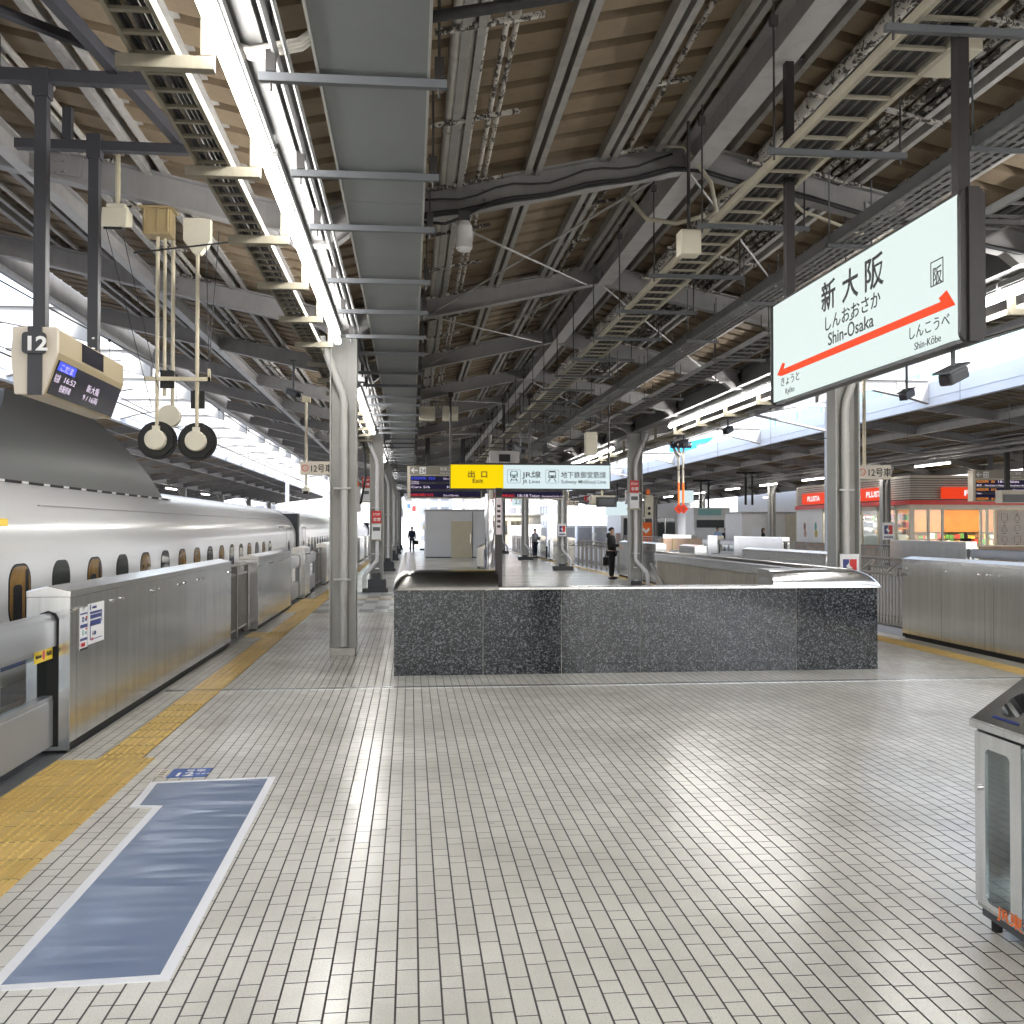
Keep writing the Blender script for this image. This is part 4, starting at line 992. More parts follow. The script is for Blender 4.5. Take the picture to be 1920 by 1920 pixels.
# ------------------------------------------------------------------ platform gates
def housing(xf, y0, y1, lab, s=1, grp='stainless platform gate housings', detail=True, seams=None, xw=.31, slot=0, cap=True):
    """stainless gate housing; xf = face towards the platform, s=+1 when the body lies at smaller x"""
    xb = xf - s * xw; a, b = min(xf, xb), max(xf, xb)
    t = thing('gate_housing', lab, 'platform gate', ((a + b) / 2, (y0 + y1) / 2, 0), grp)
    m = MB(); m.box(a + .006, b - .006, y0 + .004, y1 - .004, .07, 1.16); m.build('body', M['steeld'], t)
    ss = [y0] + (seams or [y0 + (y1 - y0) * k / 3 for k in (1, 2)]) + [y1]
    for p, q in zip(ss[:-1], ss[1:]):
        m = MB(); x = xf
        m.box(x - .006 * 1, x + .001, p + .003, q - .003, .075, 1.155) if s > 0 else m.box(x - .001, x + .006, p + .003, q - .003, .075, 1.155)
        if detail:
            for yy in (p + .14, q - .14): m.cyl((x, yy, 1.06), (x + s * .018, yy, 1.055), .014, n=8)
        m.build('front_panel', M['steel'], t)
    m = MB()
    if cap: m.ext([(a - .004, 1.16), (b + .004, 1.16), (b + .004, 1.205), ((a + b) / 2 + .0, 1.243), (a - .004, 1.205)], 'y', y0 - .004, y1 + .004)
    else: m.box(a, b, y0, y1, 1.16, 1.26)
    c = m.build('top_cover', M['steelm'], t, bevel=.004)
    m = MB(); m.box(a + .03, b - .03, y0 + .03, y1 - .02, 0, .07); m.build('plinth', M['black'], t)
    for yy, sg in ((y0, -1), (y1, 1)):
        m = MB(); m.box(a, b, yy - .006 if sg < 0 else yy - .004, yy + .004 if sg < 0 else yy + .006, .02, 1.158); e = m.build('end_plate', M['steel'], t)
        if slot and sg == slot:
            m = MB(); cx = (a + b) / 2
            m.ext([(cx - .078, .05), (cx + .078, .05), (cx + .078, 1.0), (cx + .055, 1.04), (cx, 1.06), (cx - .055, 1.04), (cx - .078, 1.0)], 'y', yy + sg * .006 - .001, yy + sg * .009); m.build('slot', M['black'], e)
            m = MB()
            for z in (.2, .4, .6, .8, 1.0): m.cyl((b - .025, yy + sg * .006, z), (b - .025, yy + sg * .012, z), .008, n=6)
            m.build('bolt_row', M['steelm'], e)
    return t
def leaf(xc, y0, y1, lab, grp='sliding platform gate leaves', sticker=0, lower=True):
    t = thing('gate_leaf', lab, 'platform gate', (xc, (y0 + y1) / 2, 0), grp); a, b = xc - .045, xc + .045
    m = MB(); m.ext([(a - .02, .80), (b + .02, .80), (b + .02, .98), (b, 1.02), (xc + .02, 1.04), (xc - .02, 1.04), (a, 1.02), (a - .02, .98)], 'y', y0, y1); m.build('top_rail', M['alu'], t, auto=30)
    m = MB(); m.box(a, b, y0, y1, .06, .40); m.build('lower_panel', M['alu'], t, bevel=.006)
    m = MB(); m.box(xc - .006, xc + .006, y0 + .02, y1 - .02, .40, .80); m.build('pane', M['glass'], t)
    n = max(1, round((y1 - y0) / 1.2)); m = MB()
    for k in range(n + 1): y = y0 + .03 + (y1 - y0 - .06) * k / n; m.box(a + .01, b - .01, y - .022, y + .022, .40, .80)
    m.box(a + .005, b - .005, y0, y1, .765, .80); m.box(a + .005, b - .005, y0, y1, .40, .43); m.build('mullions', M['alu'], t)
    return t
def fence(xc, y0, y1, lab, grp, step=.085, h=1.1, double=False, inner=.0):
    t = thing('gate_fence', lab, 'fence', (xc, (y0 + y1) / 2, 0), grp)
    m = MB(); m.cyl((xc, y0, h), (xc, y1, h), .028, n=10); m.cyl((xc, y0, .12), (xc, y1, .12), .018, n=8); m.box(xc - .02, xc + .02, y0, y1, h - .15, h - .12)
    if double:
        m.cyl((xc - inner, y0, h - .22), (xc - inner, y1, h - .22), .024, n=10); y = y0 + .3
        while y < y1: m.bar((xc, y, h - .02), (xc - inner, y, h - .2), .09, .02); y += .9
    m.build('rails', M['rail'], t)
    m = MB(); y = y0
    n = max(1, round((y1 - y0) / 1.1))
    for k in range(n + 1): m = MB(); y = y0 + .03 + (y1 - y0 - .06) * k / n; m.box(xc - .035, xc + .035, y - .035, y + .035, 0, h - .02); m.build('post', M['rail'], t)
    y = y0 + step
    while y < y1 - .03: m = MB(); m.box(xc - .012, xc + .012, y - .016, y + .016, .12, h - .13); m.build('baluster', M['rail'], t); y += step
    return t
h1 = housing(-2.53, 7.87, 14.68, 'long nearest gate housing beside the train with posters on its near end', 1, seams=[8.02, 9.09, 10.45, 11.6, 12.6], slot=-1)
# posters
def poster(par, y0, y1, z0, z1, kind):
    x = -2.528
    m = MB(); m.box(x, x + .003, y0, y1, z0, z1); p = m.build('poster', M['stick'], par)
    m = MB(); w = y1 - y0; h = z1 - z0; xx = x + .0045
    def r(a, b, c, d, mi=0): m.box(x + .003, xx, y0 + w * a, y0 + w * b, z0 + h * c, z0 + h * d, mi)
    if kind == 0:
        r(.05, .95, .83, .87); r(.05, .95, .52, .60); r(.05, .95, .22, .28); r(0, 1, 0, .05, 2); r(.75, .95, .72, .78, 1); r(.72, .93, .46, .5, 1)
        m.build('print', [M['navy'], M['red'], M['ink']], p)
        D = ((0, 1, 0), (0, 0, 1))
        text('12', M['navy'], p, (xx, y0 + w * .22, z0 + h * .66), *D, h * .17, bold=.01); text('号車', M['navy'], p, (xx, y0 + w * .6, z0 + h * .67), *D, h * .08)
        text('8', M['teal'], p, (xx, y0 + w * .3, z0 + h * .35), *D, h * .18, bold=.01); text('号車', M['teal'], p, (xx, y0 + w * .58, z0 + h * .36), *D, h * .08); text('自由席', M['red'], p, (xx, y0 + w * .1, z0 + h * .09), *D, h * .11)
    else:
        r(.1, .8, .74, .80); r(.1, .16, .84, .97); r(.12, .8, .62, .72); r(.12, .78, .44, .58); r(.1, .14, .1, .52); r(.82, .85, .5, .8); r(.1, .85, .1, .12); r(.2, .3, .08, .15, 1)
        m.build('print', [M['navy'], M['red']], p)
        D = ((0, 1, 0), (0, 0, 1))
        text('のりば案内', M['navy'], p, (xx, y0 + w * .22, z0 + h * .87), *D, h * .07); text('1-10', M['navy'], p, (xx, y0 + w * .25, z0 + h * .2), *D, h * .15, bold=.01)
poster(h1, 8.08, 8.27, .73, 1.06, 0); poster(h1, 8.285, 8.70, .755, 1.075, 1)
l1 = leaf(-2.69, 1.2, 8.05, 'near grey sliding gate leaf with a yellow warning sticker sliding into the long housing')
m = MB(); m.box(-2.644, -2.641, 7.47, 7.83, .71, .80); sk = m.build('warning_sticker', M['yellow'], l1)
text('Watch the door', M['ink'], sk, (-2.6405, 7.49, .745), (0, 1, 0), (0, 0, 1), .035, width=.12, bold=.02); text('戸挟み注意', M['ink'], sk, (-2.6405, 7.7, .745), (0, 1, 0), (0, 0, 1), .035, width=.11, bold=.02)
m = MB(); m.ext([(7.65 + .028 * math.cos(R(a)), .757 + .036 * math.sin(R(a))) for a in range(0, 360, 30)], 'x', -2.641, -2.6402); m.build('warning_mark', M['red'], sk)
fence(-2.66, 14.72, 16.9, 'dark slatted low gate between the long left housing and the next one', 'low fences of the left gates', .10)
housing(-2.48, 16.92, 21.5, 'second gate housing on the left, shorter and brightly lit on top', 1, slot=1)
leaf(-2.66, 21.5, 24.2, 'glass gate leaf behind the second left housing')
housing(-2.48, 24.3, 25.5, 'narrow third gate housing on the left')
leaf(-2.66, 25.5, 28.3, 'glass gate leaf left of the nearest column')
seq = [('h', 30.5, 35), ('l', 35, 37.6), ('h', 37.7, 39), ('l', 39, 41.6), ('h', 41.8, 48), ('f', 48, 50.3), ('h', 50.4, 55), ('l', 55, 58), ('h', 58, 60), ('l', 60, 63), ('h', 63, 70), ('f', 70, 73), ('h', 73, 80)]
fence(-2.66, 28.3, 30.5, 'low slatted fence far along the left gates', 'low fences of the left gates', .12)
ni = nl = 0
for k, a, b in seq:
    if k == 'h': housing(-2.48, a, b, f'{ORD[3 + ni]} gate housing along the left side, seen between the columns', 1, detail=False); ni += 1
    elif k == 'l': leaf(-2.66, a, b, f'{ORD[3 + nl]} glass gate leaf along the left side'); nl += 1
    else: fence(-2.66, a, b, f'low slatted fence along the left gates around the {"third" if a < 60 else "fourth"} column', 'low fences of the left gates', .14)
# right hand gates
housing(7.51, 8.2, 14.9, 'long nearest gate housing on the right with rain streaks and round bolts', -1, seams=[9.6, 11.2, 12.45, 12.65, 13.75])
fence(7.66, 14.95, 17.7, 'stainless railing between the right gate housings', 'railings of the right gates', .11, 1.18, True, .24)
housing(7.5, 17.75, 22.4, 'second gate housing on the right with a white lit top', -1)
lf = leaf(7.68, 22.4, 25.2, 'gate leaf with yellow stickers beyond the second right housing')
m = MB()
for y in (22.6, 24.9): m.box(7.628, 7.632, y - .12, y + .12, .84, .96)
m.build('warning_sticker', M['yellow'], lf)
housing(7.5, 25.2, 26.7, 'narrow third gate housing on the right')
leaf(7.68, 26.7, 29.3, 'glass gate leaf behind the second right column')
h4 = housing(7.5, 29.3, 34.6, 'fourth gate housing on the right beside the man in black')
m = MB()
for y in (30.2, 31.0): m.box(7.496, 7.499, y - .2, y + .2, .6, 1.0)
m.build('poster', M['stick'], h4)
fence(7.66, 34.7, 46.0, 'long stainless railing behind the man in black', 'railings of the right gates', .55, 1.1, True, .24)
housing(7.5, 46, 47.6, 'narrow gate housing behind the third right column'); leaf(7.68, 47.6, 51, 'glass gate leaf behind the traveller with a suitcase')
housing(7.5, 51, 52.2, 'narrow gate housing beside the traveller with a suitcase'); leaf(7.68, 52.2, 56, 'far glass gate leaf on the right'); housing(7.5, 56, 58, 'far narrow gate housing on the right')
fence(7.66, 58, 76, 'farthest stainless railing along the right gates', 'railings of the right gates', .5, 1.1)
# next platform, right
def grey_gate(y0, y1, lab): return housing(16.8, y0, y1, lab, -1, 'gates of the next platform', False, xw=.35, cap=False)
grey_gate(29.3, 34.2, 'grey gate housing on the next platform below the shop door')
leaf(16.95, 22, 29.2, 'pale gate leaf on the next platform at the right edge')
fence(16.95, 34.3, 44.5, 'brown slatted railing on the next platform under the brick shop wall', 'railings of the next platform', .16, 1.05)
grey_gate(44.6, 51.5, 'long grey gate housing on the next platform left of the shop')
leaf(16.95, 51.5, 54.3, 'gate leaf on the next platform below the seated person'); grey_gate(54.4, 56.2, 'narrow grey gate housing on the next platform'); leaf(16.95, 56.2, 59.5, 'gate leaf on the next platform below the two travellers'); grey_gate(59.6, 66.5, 'far grey gate housing on the next platform')
fence(16.95, 66.5, 80, 'far railing on the next platform', 'railings of the next platform', .4, 1.05)
grey_gate(82, 95, 'farthest grey gate housing on the next platform')

# ------------------------------------------------------------------ granite wall in front of the stairs
g = thing('granite_wall', 'speckled black granite parapet wall closing off the stairwell', 'wall', (2.65, 11.6, 0))
xs = [-.19, .825, 1.73, 2.655, 3.575, 4.53, 5.53]
rr = random.Random(3)
for a, b in zip(xs[:-1], xs[1:]):
    m = MB(); e = rr.uniform(0, .0015); m.box(a + .0035, b - .0035, 11.58 - e, 11.76, 0, .965); m.build('granite_panel', M['granite2'] if 1.6 < a < 4 else M['granite'], g)
m = MB(); m.box(xs[0] + .004, xs[-1] - .004, 11.586, 11.74, .002, .962); m.build('joint_core', M['conc'], g)
m = MB(); m.box(1.0, 4.26, 11.55, 11.80, .965, 1.0); m.build('coping', M['steel'], g, bevel=.006)
def hood(x0, x1, flip, mat, nm, ym):
    """bull-nosed metal end cap of a stair parapet: arc in section across x, rounded front"""
    m = MB(); n = 10; W = x1 - x0; Hh = .21; prof = []
    for i in range(n + 1):
        t = i / n; prof.append((min(.34, W) * (1 - math.cos(t * math.pi / 2)), Hh * math.sin(t * math.pi / 2)))
    pts = [(x0 + p, q) for p, q in prof] + [(x1, Hh)] if not flip else [(x1 - p, q) for p, q in prof] + [(x0, Hh)]
    ys = [(11.55, .0), (11.552, .3), (11.57, .6), (11.62, .85), (11.70, .97), (11.8, 1.0), (ym, 1.0)]
    rows = []
    for y, k in ys:
        rows.append([(x, y, .97 + z * k) for x, z in pts])
    N = len(pts); vs = [p for r in rows for p in r]
    fs = [(i * N + j, i * N + j + 1, (i + 1) * N + j + 1, (i + 1) * N + j) for i in range(len(rows) - 1) for j in range(N - 1)]
    m.add(vs, fs)
    e = [(x1 if not flip else x0, y, .97 + Hh * k) for y, k in ys]; e2 = [(p[0], p[1], .97) for p in e]
    m.add(e + e2, [(i, i + 1, len(e) + i + 1, len(e) + i) for i in range(len(e) - 1)])
    return m
hd = hood(-.2, 1.0, False, None, '', 12.1)
hd.build('end_hood', M['bronze'], g, auto=50)
hood(4.24, 5.57, True, None, '', 12.1).build('end_hood', M['steel'], g, auto=50)
# left parapet with a mirror polished rounded top
p = thing('stair_parapet', 'mirror polished rounded stair parapet running back from the left of the granite wall', 'parapet', (-.1, 16, 0))
m = MB(); m.box(-.19, .1, 11.78, 21.8, 0, .97); m.build('wall_face', M['beige'], p)
m = MB(); m.ext([(-.2, .97)] + [(-.05 - .15 * math.cos(R(a)), .97 + .2 * math.sin(R(a))) for a in range(15, 180, 15)] + [(.1, .97)], 'y', 12.1, 21.9); m.build('round_top', M['steelm'], p, auto=40)
p = thing('stair_parapet', 'stained beige stair parapet with a broad steel top on the right of the stairwell', 'parapet', (5.4, 16, 0))
m = MB(); m.box(5.36, 5.5, 11.78, 21.8, -5, .95); m.box(5.34, 5.36, 12.0, 21.7, -5, .93); m.build('wall_face', M['beige'], p)
m = MB(); m.ext([(5.33, .96), (5.52, .96), (5.52, 1.1), (5.46, 1.175), (5.38, 1.175), (5.33, 1.12)], 'y', 12.1, 21.85); m.build('top_cover', M['steel'], p, bevel=.01)
m = MB(); m.tube([(5.2, 21.6, .9), (5.2, 20.5, .5), (5.2, 13, -3.8)], .03, 8); m.build('handrail', M['rail'], p)
# divider between escalator and stairs with its sign post
p = thing('stair_sign_post', 'slim dark sign post with a pale notice rising behind the granite wall', 'sign post', (1.03, 11.95, 0))
m = MB(); m.box(.995, 1.075, 11.92, 12.0, -.6, 2.15); m.build('post', M['signdk'], p)
m = MB(); m.box(1.0, 1.07, 11.912, 11.92, 1.6, 2.03); q = m.build('notice', paint('mauve_notice', (.62, .55, .58), .4), p)
m = MB(); m.box(1.0, 1.07, 11.91, 11.92, 2.05, 2.14); m.build('cap', M['black'], p)
m = MB()
for i in range(5): m.box(1.015, 1.055, 11.909, 11.912, 1.68 + i * .06, 1.71 + i * .06)
m.build('print', M['signdk'], q)
p = thing('wrapped_pillar', 'slender pillar wrapped in shiny film behind the stair sign post', 'pillar', (2.62, 35, 0))
m = MB(); n = 26; rr = random.Random(9); vs = []
for j in range(12):
    z = j * .26
    for i in range(12):
        r = .16 + rr.uniform(-.035, .035); a = 2 * math.pi * i / 12; vs.append((2.72 + r * math.cos(a), 35 + r * math.sin(a), z))
m.add(vs, [(j * 12 + i, j * 12 + (i + 1) % 12, (j + 1) * 12 + (i + 1) % 12, (j + 1) * 12 + i) for j in range(11) for i in range(12)]); m.build('film', steel('crumpled_film', (.75, .75, .8), .12, .1), p, smooth=True)
m = MB(); m.cyl((2.72, 35, 2.8), (2.72, 35, 4.9), .1); m.build('shaft', M['beaml'], p)

# ------------------------------------------------------------------ litter bins
def bin_(x0, x1, y0, y1, lab, face=-1):
    t = thing('litter_bin', lab, 'litter bin', ((x0 + x1) / 2, (y0 + y1) / 2, 0)); ze, zr = .855, 1.03; xm = (x0 + x1) / 2
    th = .012
    m = MB(); m.box(x0 + th, x1 - th, y0, y0 + th, .09, ze); m.box(x0 + th, x1 - th, y1 - th, y1, .09, ze); m.box(x0 + th, x1 - th, y0 + th, y1 - th, .09, .105)
    m.ext([(x0, ze - .02), (x1, ze - .02), (x1, ze), (xm, zr), (x0, ze)], 'y', y1 - .012, y1 + .001); m.ext([(x0, ze - .02), (x1, ze - .02), (x1, ze), (xm, zr), (x0, ze)], 'y', y0 - .001, y0 + .012)
    m.build('cabinet', M['steeld'], t)
    # lid: two sloping sheets with round openings on the near slope
    m = MB()
    d = Vector((xm - x0, 0, zr - ze)); L = d.length; d.normalize(); nn = Vector((-d.z, 0, d.x))
    def on(u, y, k=0): return Vector((x0 - .006, 0, ze - .002)) + d * u + Vector((0, y, 0)) + nn * k
    nh = max(1, int((y1 - y0 + .01) / .345)); holes = [y1 - .1725 - .345 * i for i in range(nh)]
    edges = [y1 + .005] + [h - .1725 for h in holes[:-1]] + [y0 - .005]; dedges = [y1] + [h - .1725 for h in holes[:-1]] + [y0]
    for h, ya, yb in zip(holes, edges[:-1], edges[1:]):
        n = 28; ru, ry, cu = .088, .098, L * .52; inn = []; out = []
        for i in range(n):
            a = 2 * math.pi * i / n; c, s_ = math.cos(a), math.sin(a)
            inn.append(on(cu + ru * c, h + ry * s_, .02))
            ex = 1e9
            if abs(c) > 1e-6: ex = min(ex, ((L + .012 - cu) if c > 0 else cu) / abs(c))
            if abs(s_) > 1e-6: ex = min(ex, ((ya - h) if s_ > 0 else (h - yb)) / abs(s_))
            out.append(on(cu + ex * c, h + ex * s_, .02))
        # corners
        m.add(inn + out, [(i, (i + 1) % n, n + (i + 1) % n, n + i) for i in range(n)])
        for cu_, cy in ((L + .012, ya), (0, ya), (0, yb), (L + .012, yb)):
            cr = on(cu_, cy, .02); dist = sorted(range(n), key=lambda i: (out[i] - cr).length)[:2]
            m.add([out[dist[0]], out[dist[1]], cr], [(0, 1, 2)])
        rim = [on(cu + ru * 1.0 * math.cos(2 * math.pi * i / n), h + ry * math.sin(2 * math.pi * i / n), -.06) for i in range(n)]
        m.add(inn + rim, [(i, (i + 1) % n, n + (i + 1) % n, n + i) for i in range(n)])
    m.quad((xm, y0 - .012, zr + .014), (xm, y1 + .012, zr + .014), (x1 + .012, y1 + .012, ze + .014), (x1 + .012, y0 - .012, ze + .014))
    m.bar(on(0, y0 - .012, .005), on(0, y1 + .012, .005), .012, .034)
    m.build('lid', M['steel'], t)
    m = MB()
    for h in holes: m.box(x0 + .014, xm + .1, h - .165, h + .165, ze - .045, ze - .035)
    m.build('hole_shade_sheet', M['black'], t)  # black sheet stands in for the shade inside the holes
    # doors on the -x side, one per hole
    for h, ya, yb, fx, sg in [(h, p, q, f, g) for f, g in ((x0, 1), (x1, -1)) for h, p, q in zip(holes, dedges[:-1], dedges[1:])]:
        c, w = (ya + yb) / 2, (ya - yb) - .02
        m = MB(); fa, fb = min(fx - sg * .004, fx + sg * .010), max(fx - sg * .004, fx + sg * .010)
        ca, cb, za, zb_ = c - .0875, c + .0875, .135, .765
        m.box(fa, fb, c - w / 2, ca, .115, ze - .03); m.box(fa, fb, cb, c + w / 2, .115, ze - .03); m.box(fa, fb, ca, cb, .115, za); m.box(fa, fb, ca, cb, zb_, ze - .03)
        for sy, sz in ((1, 1), (1, -1), (-1, 1), (-1, -1)):
            oy, oz = c + sy * .0875, .45 + sz * .315; cc = (oy - sy * .03, oz - sz * .03)
            arc = [(cc[0] + sy * .03 * math.sin(R(q)), cc[1] + sz * .03 * math.cos(R(q))) for q in range(0, 91, 15)]
            m.ext([(oy, oz)] + arc, 'x', fa + .001, fb - .001)
        dr = m.build('door', M['steel'], t)
        m = MB(); m.ext(rrect(.18, .635, .025, 5, c, .45), 'x', min(fx + sg * .003, fx + sg * .006), max(fx + sg * .003, fx + sg * .006)); m.build('window', M['glass'], dr)
        m = MB(); m.cyl((fx - sg * .004, c + .13, .593), (fx - sg * .018, c + .13, .593), .013, n=12); m.build('lock', M['steelm'], dr, auto=40)
    for h, ya, yb in zip(holes, dedges[:-1], dedges[1:]):
        c = (ya + yb) / 2
        # clear rubbish bag behind the window
        bag = MB(); rr = random.Random(int(h * 100)); N = 14; vs = []
        for j in range(9):
            z = .16 + j * .075; k = (.75, .9, .95, 1, 1, .95, .85, .9, 1.0)[j]
            for i in range(N):
                a = 2 * math.pi * i / N; r = (.105 + rr.uniform(-.012, .012)) * k; vs.append((xm - .06 + r * math.cos(a), c - .02 + r * math.sin(a), z))
        bag.add(vs, [(j * N + i, j * N + (i + 1) % N, (j + 1) * N + (i + 1) % N, (j + 1) * N + i) for j in range(8) for i in range(N)] + [tuple(range(N))])
        bag.build('rubbish_bag', M['bag'], t, smooth=True)
        bx = MB(); bx.cyl((xm - .07, c - .03, .2), (xm - .05, c - .05, .38), .033, n=10, mi=0); bx.cyl((xm - .02, c + .02, .2), (xm - .03, c + .03, .34), .03, n=10, mi=1); bx.box(xm - .1, xm - .05, c + .0, c + .06, .18, .26, 2); bx.build('rubbish', [M['white'], M['teal'], M['tan']], t, bevel=.003)
    for x in (x0 + .06, x1 - .06):
        for y in (y0 + .06, y1 - .06): m = MB(); m.cyl((x, y, 0), (x, y, .09), .022, n=10); m.build('foot', M['black'], t)
    m = MB(); m.box(x0 + .02, x1 - .02, y0 + .02, y1 - .02, .055, .092); m.build('base_tray', M['dgrey'], t)
    return t
n_ = NT('clear_bag'); n_.set(Base_Color=(.8, .82, .84), Roughness=.2, Alpha=.38); n_.bump(n_.noise(n_.pos(), 26, 4, .6, 1.0), .8, .03); M['bag'] = n_.mat
b1 = bin_(2.37, 2.87, 2.70, 4.08, 'stainless litter bin with round holes at the right edge of the view')
text('JR東海', M['orange'], b1, (2.3645, 3.905, .105), (0, -1, 0), (0, 0, 1), .062, width=.26, ext=.0005, bold=.01)
m = MB(); dd = Vector((.25, 0, .175)).normalized(); nn = Vector((-dd.z, 0, dd.x))
P0 = Vector((2.37 - .012, 0, .851)) + dd * .05 + nn * .0212
m.quad(P0 + Vector((0, 3.80, 0)), P0 + Vector((0, 3.98, 0)), P0 + Vector((0, 3.98, 0)) + dd * .012, P0 + Vector((0, 3.80, 0)) + dd * .012); m.build('label_strip', M['navy'], b1)
b2 = bin_(2.75, 3.45, 41.6, 42.5, 'distant litter bin with a violet front before the white room')
m = MB(); m.box(3.0, 3.45, 41.58, 41.595, .1, .8); m.build('front_sheet', paint('violet_sheet', (.42, .40, .62), .3), b2)

# ------------------------------------------------------------------ the train
def car_profile():
    side = [(-3.62, -1.05), (-3.46, -.9), (-3.40, -.3), (-3.35, .15), (-3.35, 1.47), (-3.375, 1.6), (-3.43, 1.75), (-3.52, 1.89), (-3.66, 2.03), (-3.86, 2.15), (-4.12, 2.235), (-4.5, 2.30), (-5.03, 2.33)]
    return side + [(-10.06 - x, z) for x, z in side[-2::-1]]
def train_car(y0, y1, lab, wins, hatch=True, shield=None):
    t = thing('train_car', lab, 'train car', (-5.03, y0, -1.1))
    m = MB(); pr = car_profile(); n = len(pr); vs = []
    m.ext(pr, 'y', y0, y1); m.build('body', M['train'], t, auto=25)
    m = MB(); m.box(-3.36, -3.347, y0 + .1, y1 - .1, .20, .36); m.box(-3.36, -3.347, y0 + .1, y1 - .1, .49, .64); m.build('blue_stripe', M['stripe'], t)
    wm = None
    for i, y in enumerate(wins):
        m = MB(); m.ext(rrect(.50, .54, .17, 6, y, 1.10), 'x', -3.36, -3.345); w = m.build('window', M['winrim'], t)
        warm = (i in (0, 2, 4, 6, 7, 9, 12, 14))
        m = MB(); m.ext(rrect(.455, .495, .15, 6, y, 1.10), 'x', -3.345, -3.343)
        g = m.build('pane', M['wwarm'] if warm and len(wins) > 3 and y < 31 else M['wdark'], w)
        if i in (0, 2) and y < 13:
            m = MB(); m.ext(rrect(.20, .34, .05, 4, y - .06, 1.02), 'x', -3.343, -3.3425); m.ext(rrect(.08, .44, .03, 3, y + .15, 1.10), 'x', -3.343, -3.3425); m.build('dark_seat', M['winrim'], g)
    for y in (y0 + 1.7, y1 - 1.7):
        m = MB()
        for yy in (y - .48, y + .48): m.box(-3.352, -3.346, yy - .012, yy + .012, -.1, 1.72)
        m.box(-3.352, -3.346, y - .48, y + .48, 1.70, 1.72); d = m.build('door', M['winrim'], t)
        m = MB(); m.ext(rrect(.3, .5, .1, 5, y, 1.1), 'x', -3.35, -3.344); m.build('door_window', M['wdark'], d)
    m = MB(); m.box(-3.30, -6.76, y1, y1 + .5, -.8, 2.1); m.build('gangway', M['dgrey'], t)
    m = MB(); m.box(-3.415, -3.40, y1 - 3.3, y1 - 2.75, 1.55, 1.72); m.build('destination_display', M['screen'], t)
    return t
tr = train_car(5.4, 30.2, 'nearest white bullet train car with oval windows and a grey roof shield', [9.115 + 1.04 * k for k in range(16)])
m = MB(); m.box(-3.45, -3.408, 8.2, 9.0, 1.655, 1.755); m.build('destination_display', M['amber'], tr)
m = MB(); m.box(-3.54, -3.50, 10.0, 29, 1.885, 1.895); m.build('roof_seam', M['beaml'], tr)
for k, x in enumerate((-1, 1)):                        # pantograph noise shields: curved plates on both roof edges
    m = MB(); cx = -5.03 - x * 0; xs_ = -3.80 if x > 0 else -6.26
    sgn = 1 if x > 0 else -1
    low = [(8.6, 2.12), (16.0, 2.17)]; N = 16
    def rowpt(tt, hgt):
        yy = low[0][0] + (low[1][0] - low[0][0]) * tt
        # trapezoid top
        top = 2.14 + .98 * min(1, max(0, (yy - 8.9) / 2.0), ) if yy < 10.9 else 3.12 if yy < 13.9 else 3.12 - .96 * min(1, (yy - 13.9) / 2.1)
        z = 2.12 + (max(2.14, top) - 2.12) * hgt
        lean = -.34 * ((z - 2.1) / 1.0) ** 2.2 - .02 * (z - 2.1)
        return yy, z, lean
    vs = []; K = 9
    for j in range(K):
        for i in range(N * 3 + 1):
            yy, z, lean = rowpt(i / (N * 3), j / (K - 1)); vs.append((xs_ + sgn * lean, yy, z))
    off = len(vs); W = N * 3 + 1
    vs += [(a - sgn * .10, b, c) for a, b, c in vs]
    fs = []
    for j in range(K - 1):
        for i in range(W - 1):
            q = (j * W + i, j * W + i + 1, (j + 1) * W + i + 1, (j + 1) * W + i); fs += [q, tuple(v + off for v in q)]
    for i in range(W - 1): fs += [((K - 1) * W + i, (K - 1) * W + i + 1, off + (K - 1) * W + i + 1, off + (K - 1) * W + i)]
    for j in range(K - 1): fs += [(j * W, (j + 1) * W, off + (j + 1) * W, off + j * W), (j * W + W - 1, (j + 1) * W + W - 1, off + (j + 1) * W + W - 1, off + j * W + W - 1)]
    m.add(vs, fs); sh = m.build('pantograph_shield', M['shield'], tr, auto=40)
    m = MB(); y = 8.7
    while y < 15.9: m.box(xs_ - .015, xs_ + .02, y, y + .42, 2.112, 2.135, 0); m.box(xs_ - .015, xs_ + .021, y + .42, y + .6, 2.112, 2.135, 1); y += .6
    m.build('base_joint', [M['black'], M['white']], sh)
tr2 = train_car(30.7, 55.5, 'second white bullet train car beyond the dark gangway gap', [34.1 + 1.04 * k for k in range(19)])
tr3 = train_car(56, 81, 'third white bullet train car far along the track', [])
tr4 = train_car(81.5, 106, 'farthest white bullet train car at the end of the track', [])
# ------------------------------------------------------------------ white room ahead
t = thing('white_room', 'white panelled room with a cream door standing on the platform ahead', 'room', (2.6, 58, 0))
m = MB(); m.box(.82, 4.5, 57.0, 62, 0, 2.62); m.build('wall', M['mallow'], t)
m = MB(); m.box(.78, 4.54, 56.96, 62.04, 2.62, 2.72); m.build('roof', M['beaml'], t)
m = MB(); m.box(2.28, 3.42, 56.95, 57.0, 0, 2.06); d = m.build('door', M['doorc'], t); m = MB(); m.box(3.34, 3.38, 56.9, 56.95, .8, 1.35); m.build('handle', M['steel'], d)
m = MB(); m.box(.82, 2.26, 56.97, 57, 0, .06); m.box(3.44, 4.5, 56.97, 57, 0, .06); m.box(3.46, 3.49, 56.97, 57, 0, 2.6); m.build('trim', M['dgrey'], t)
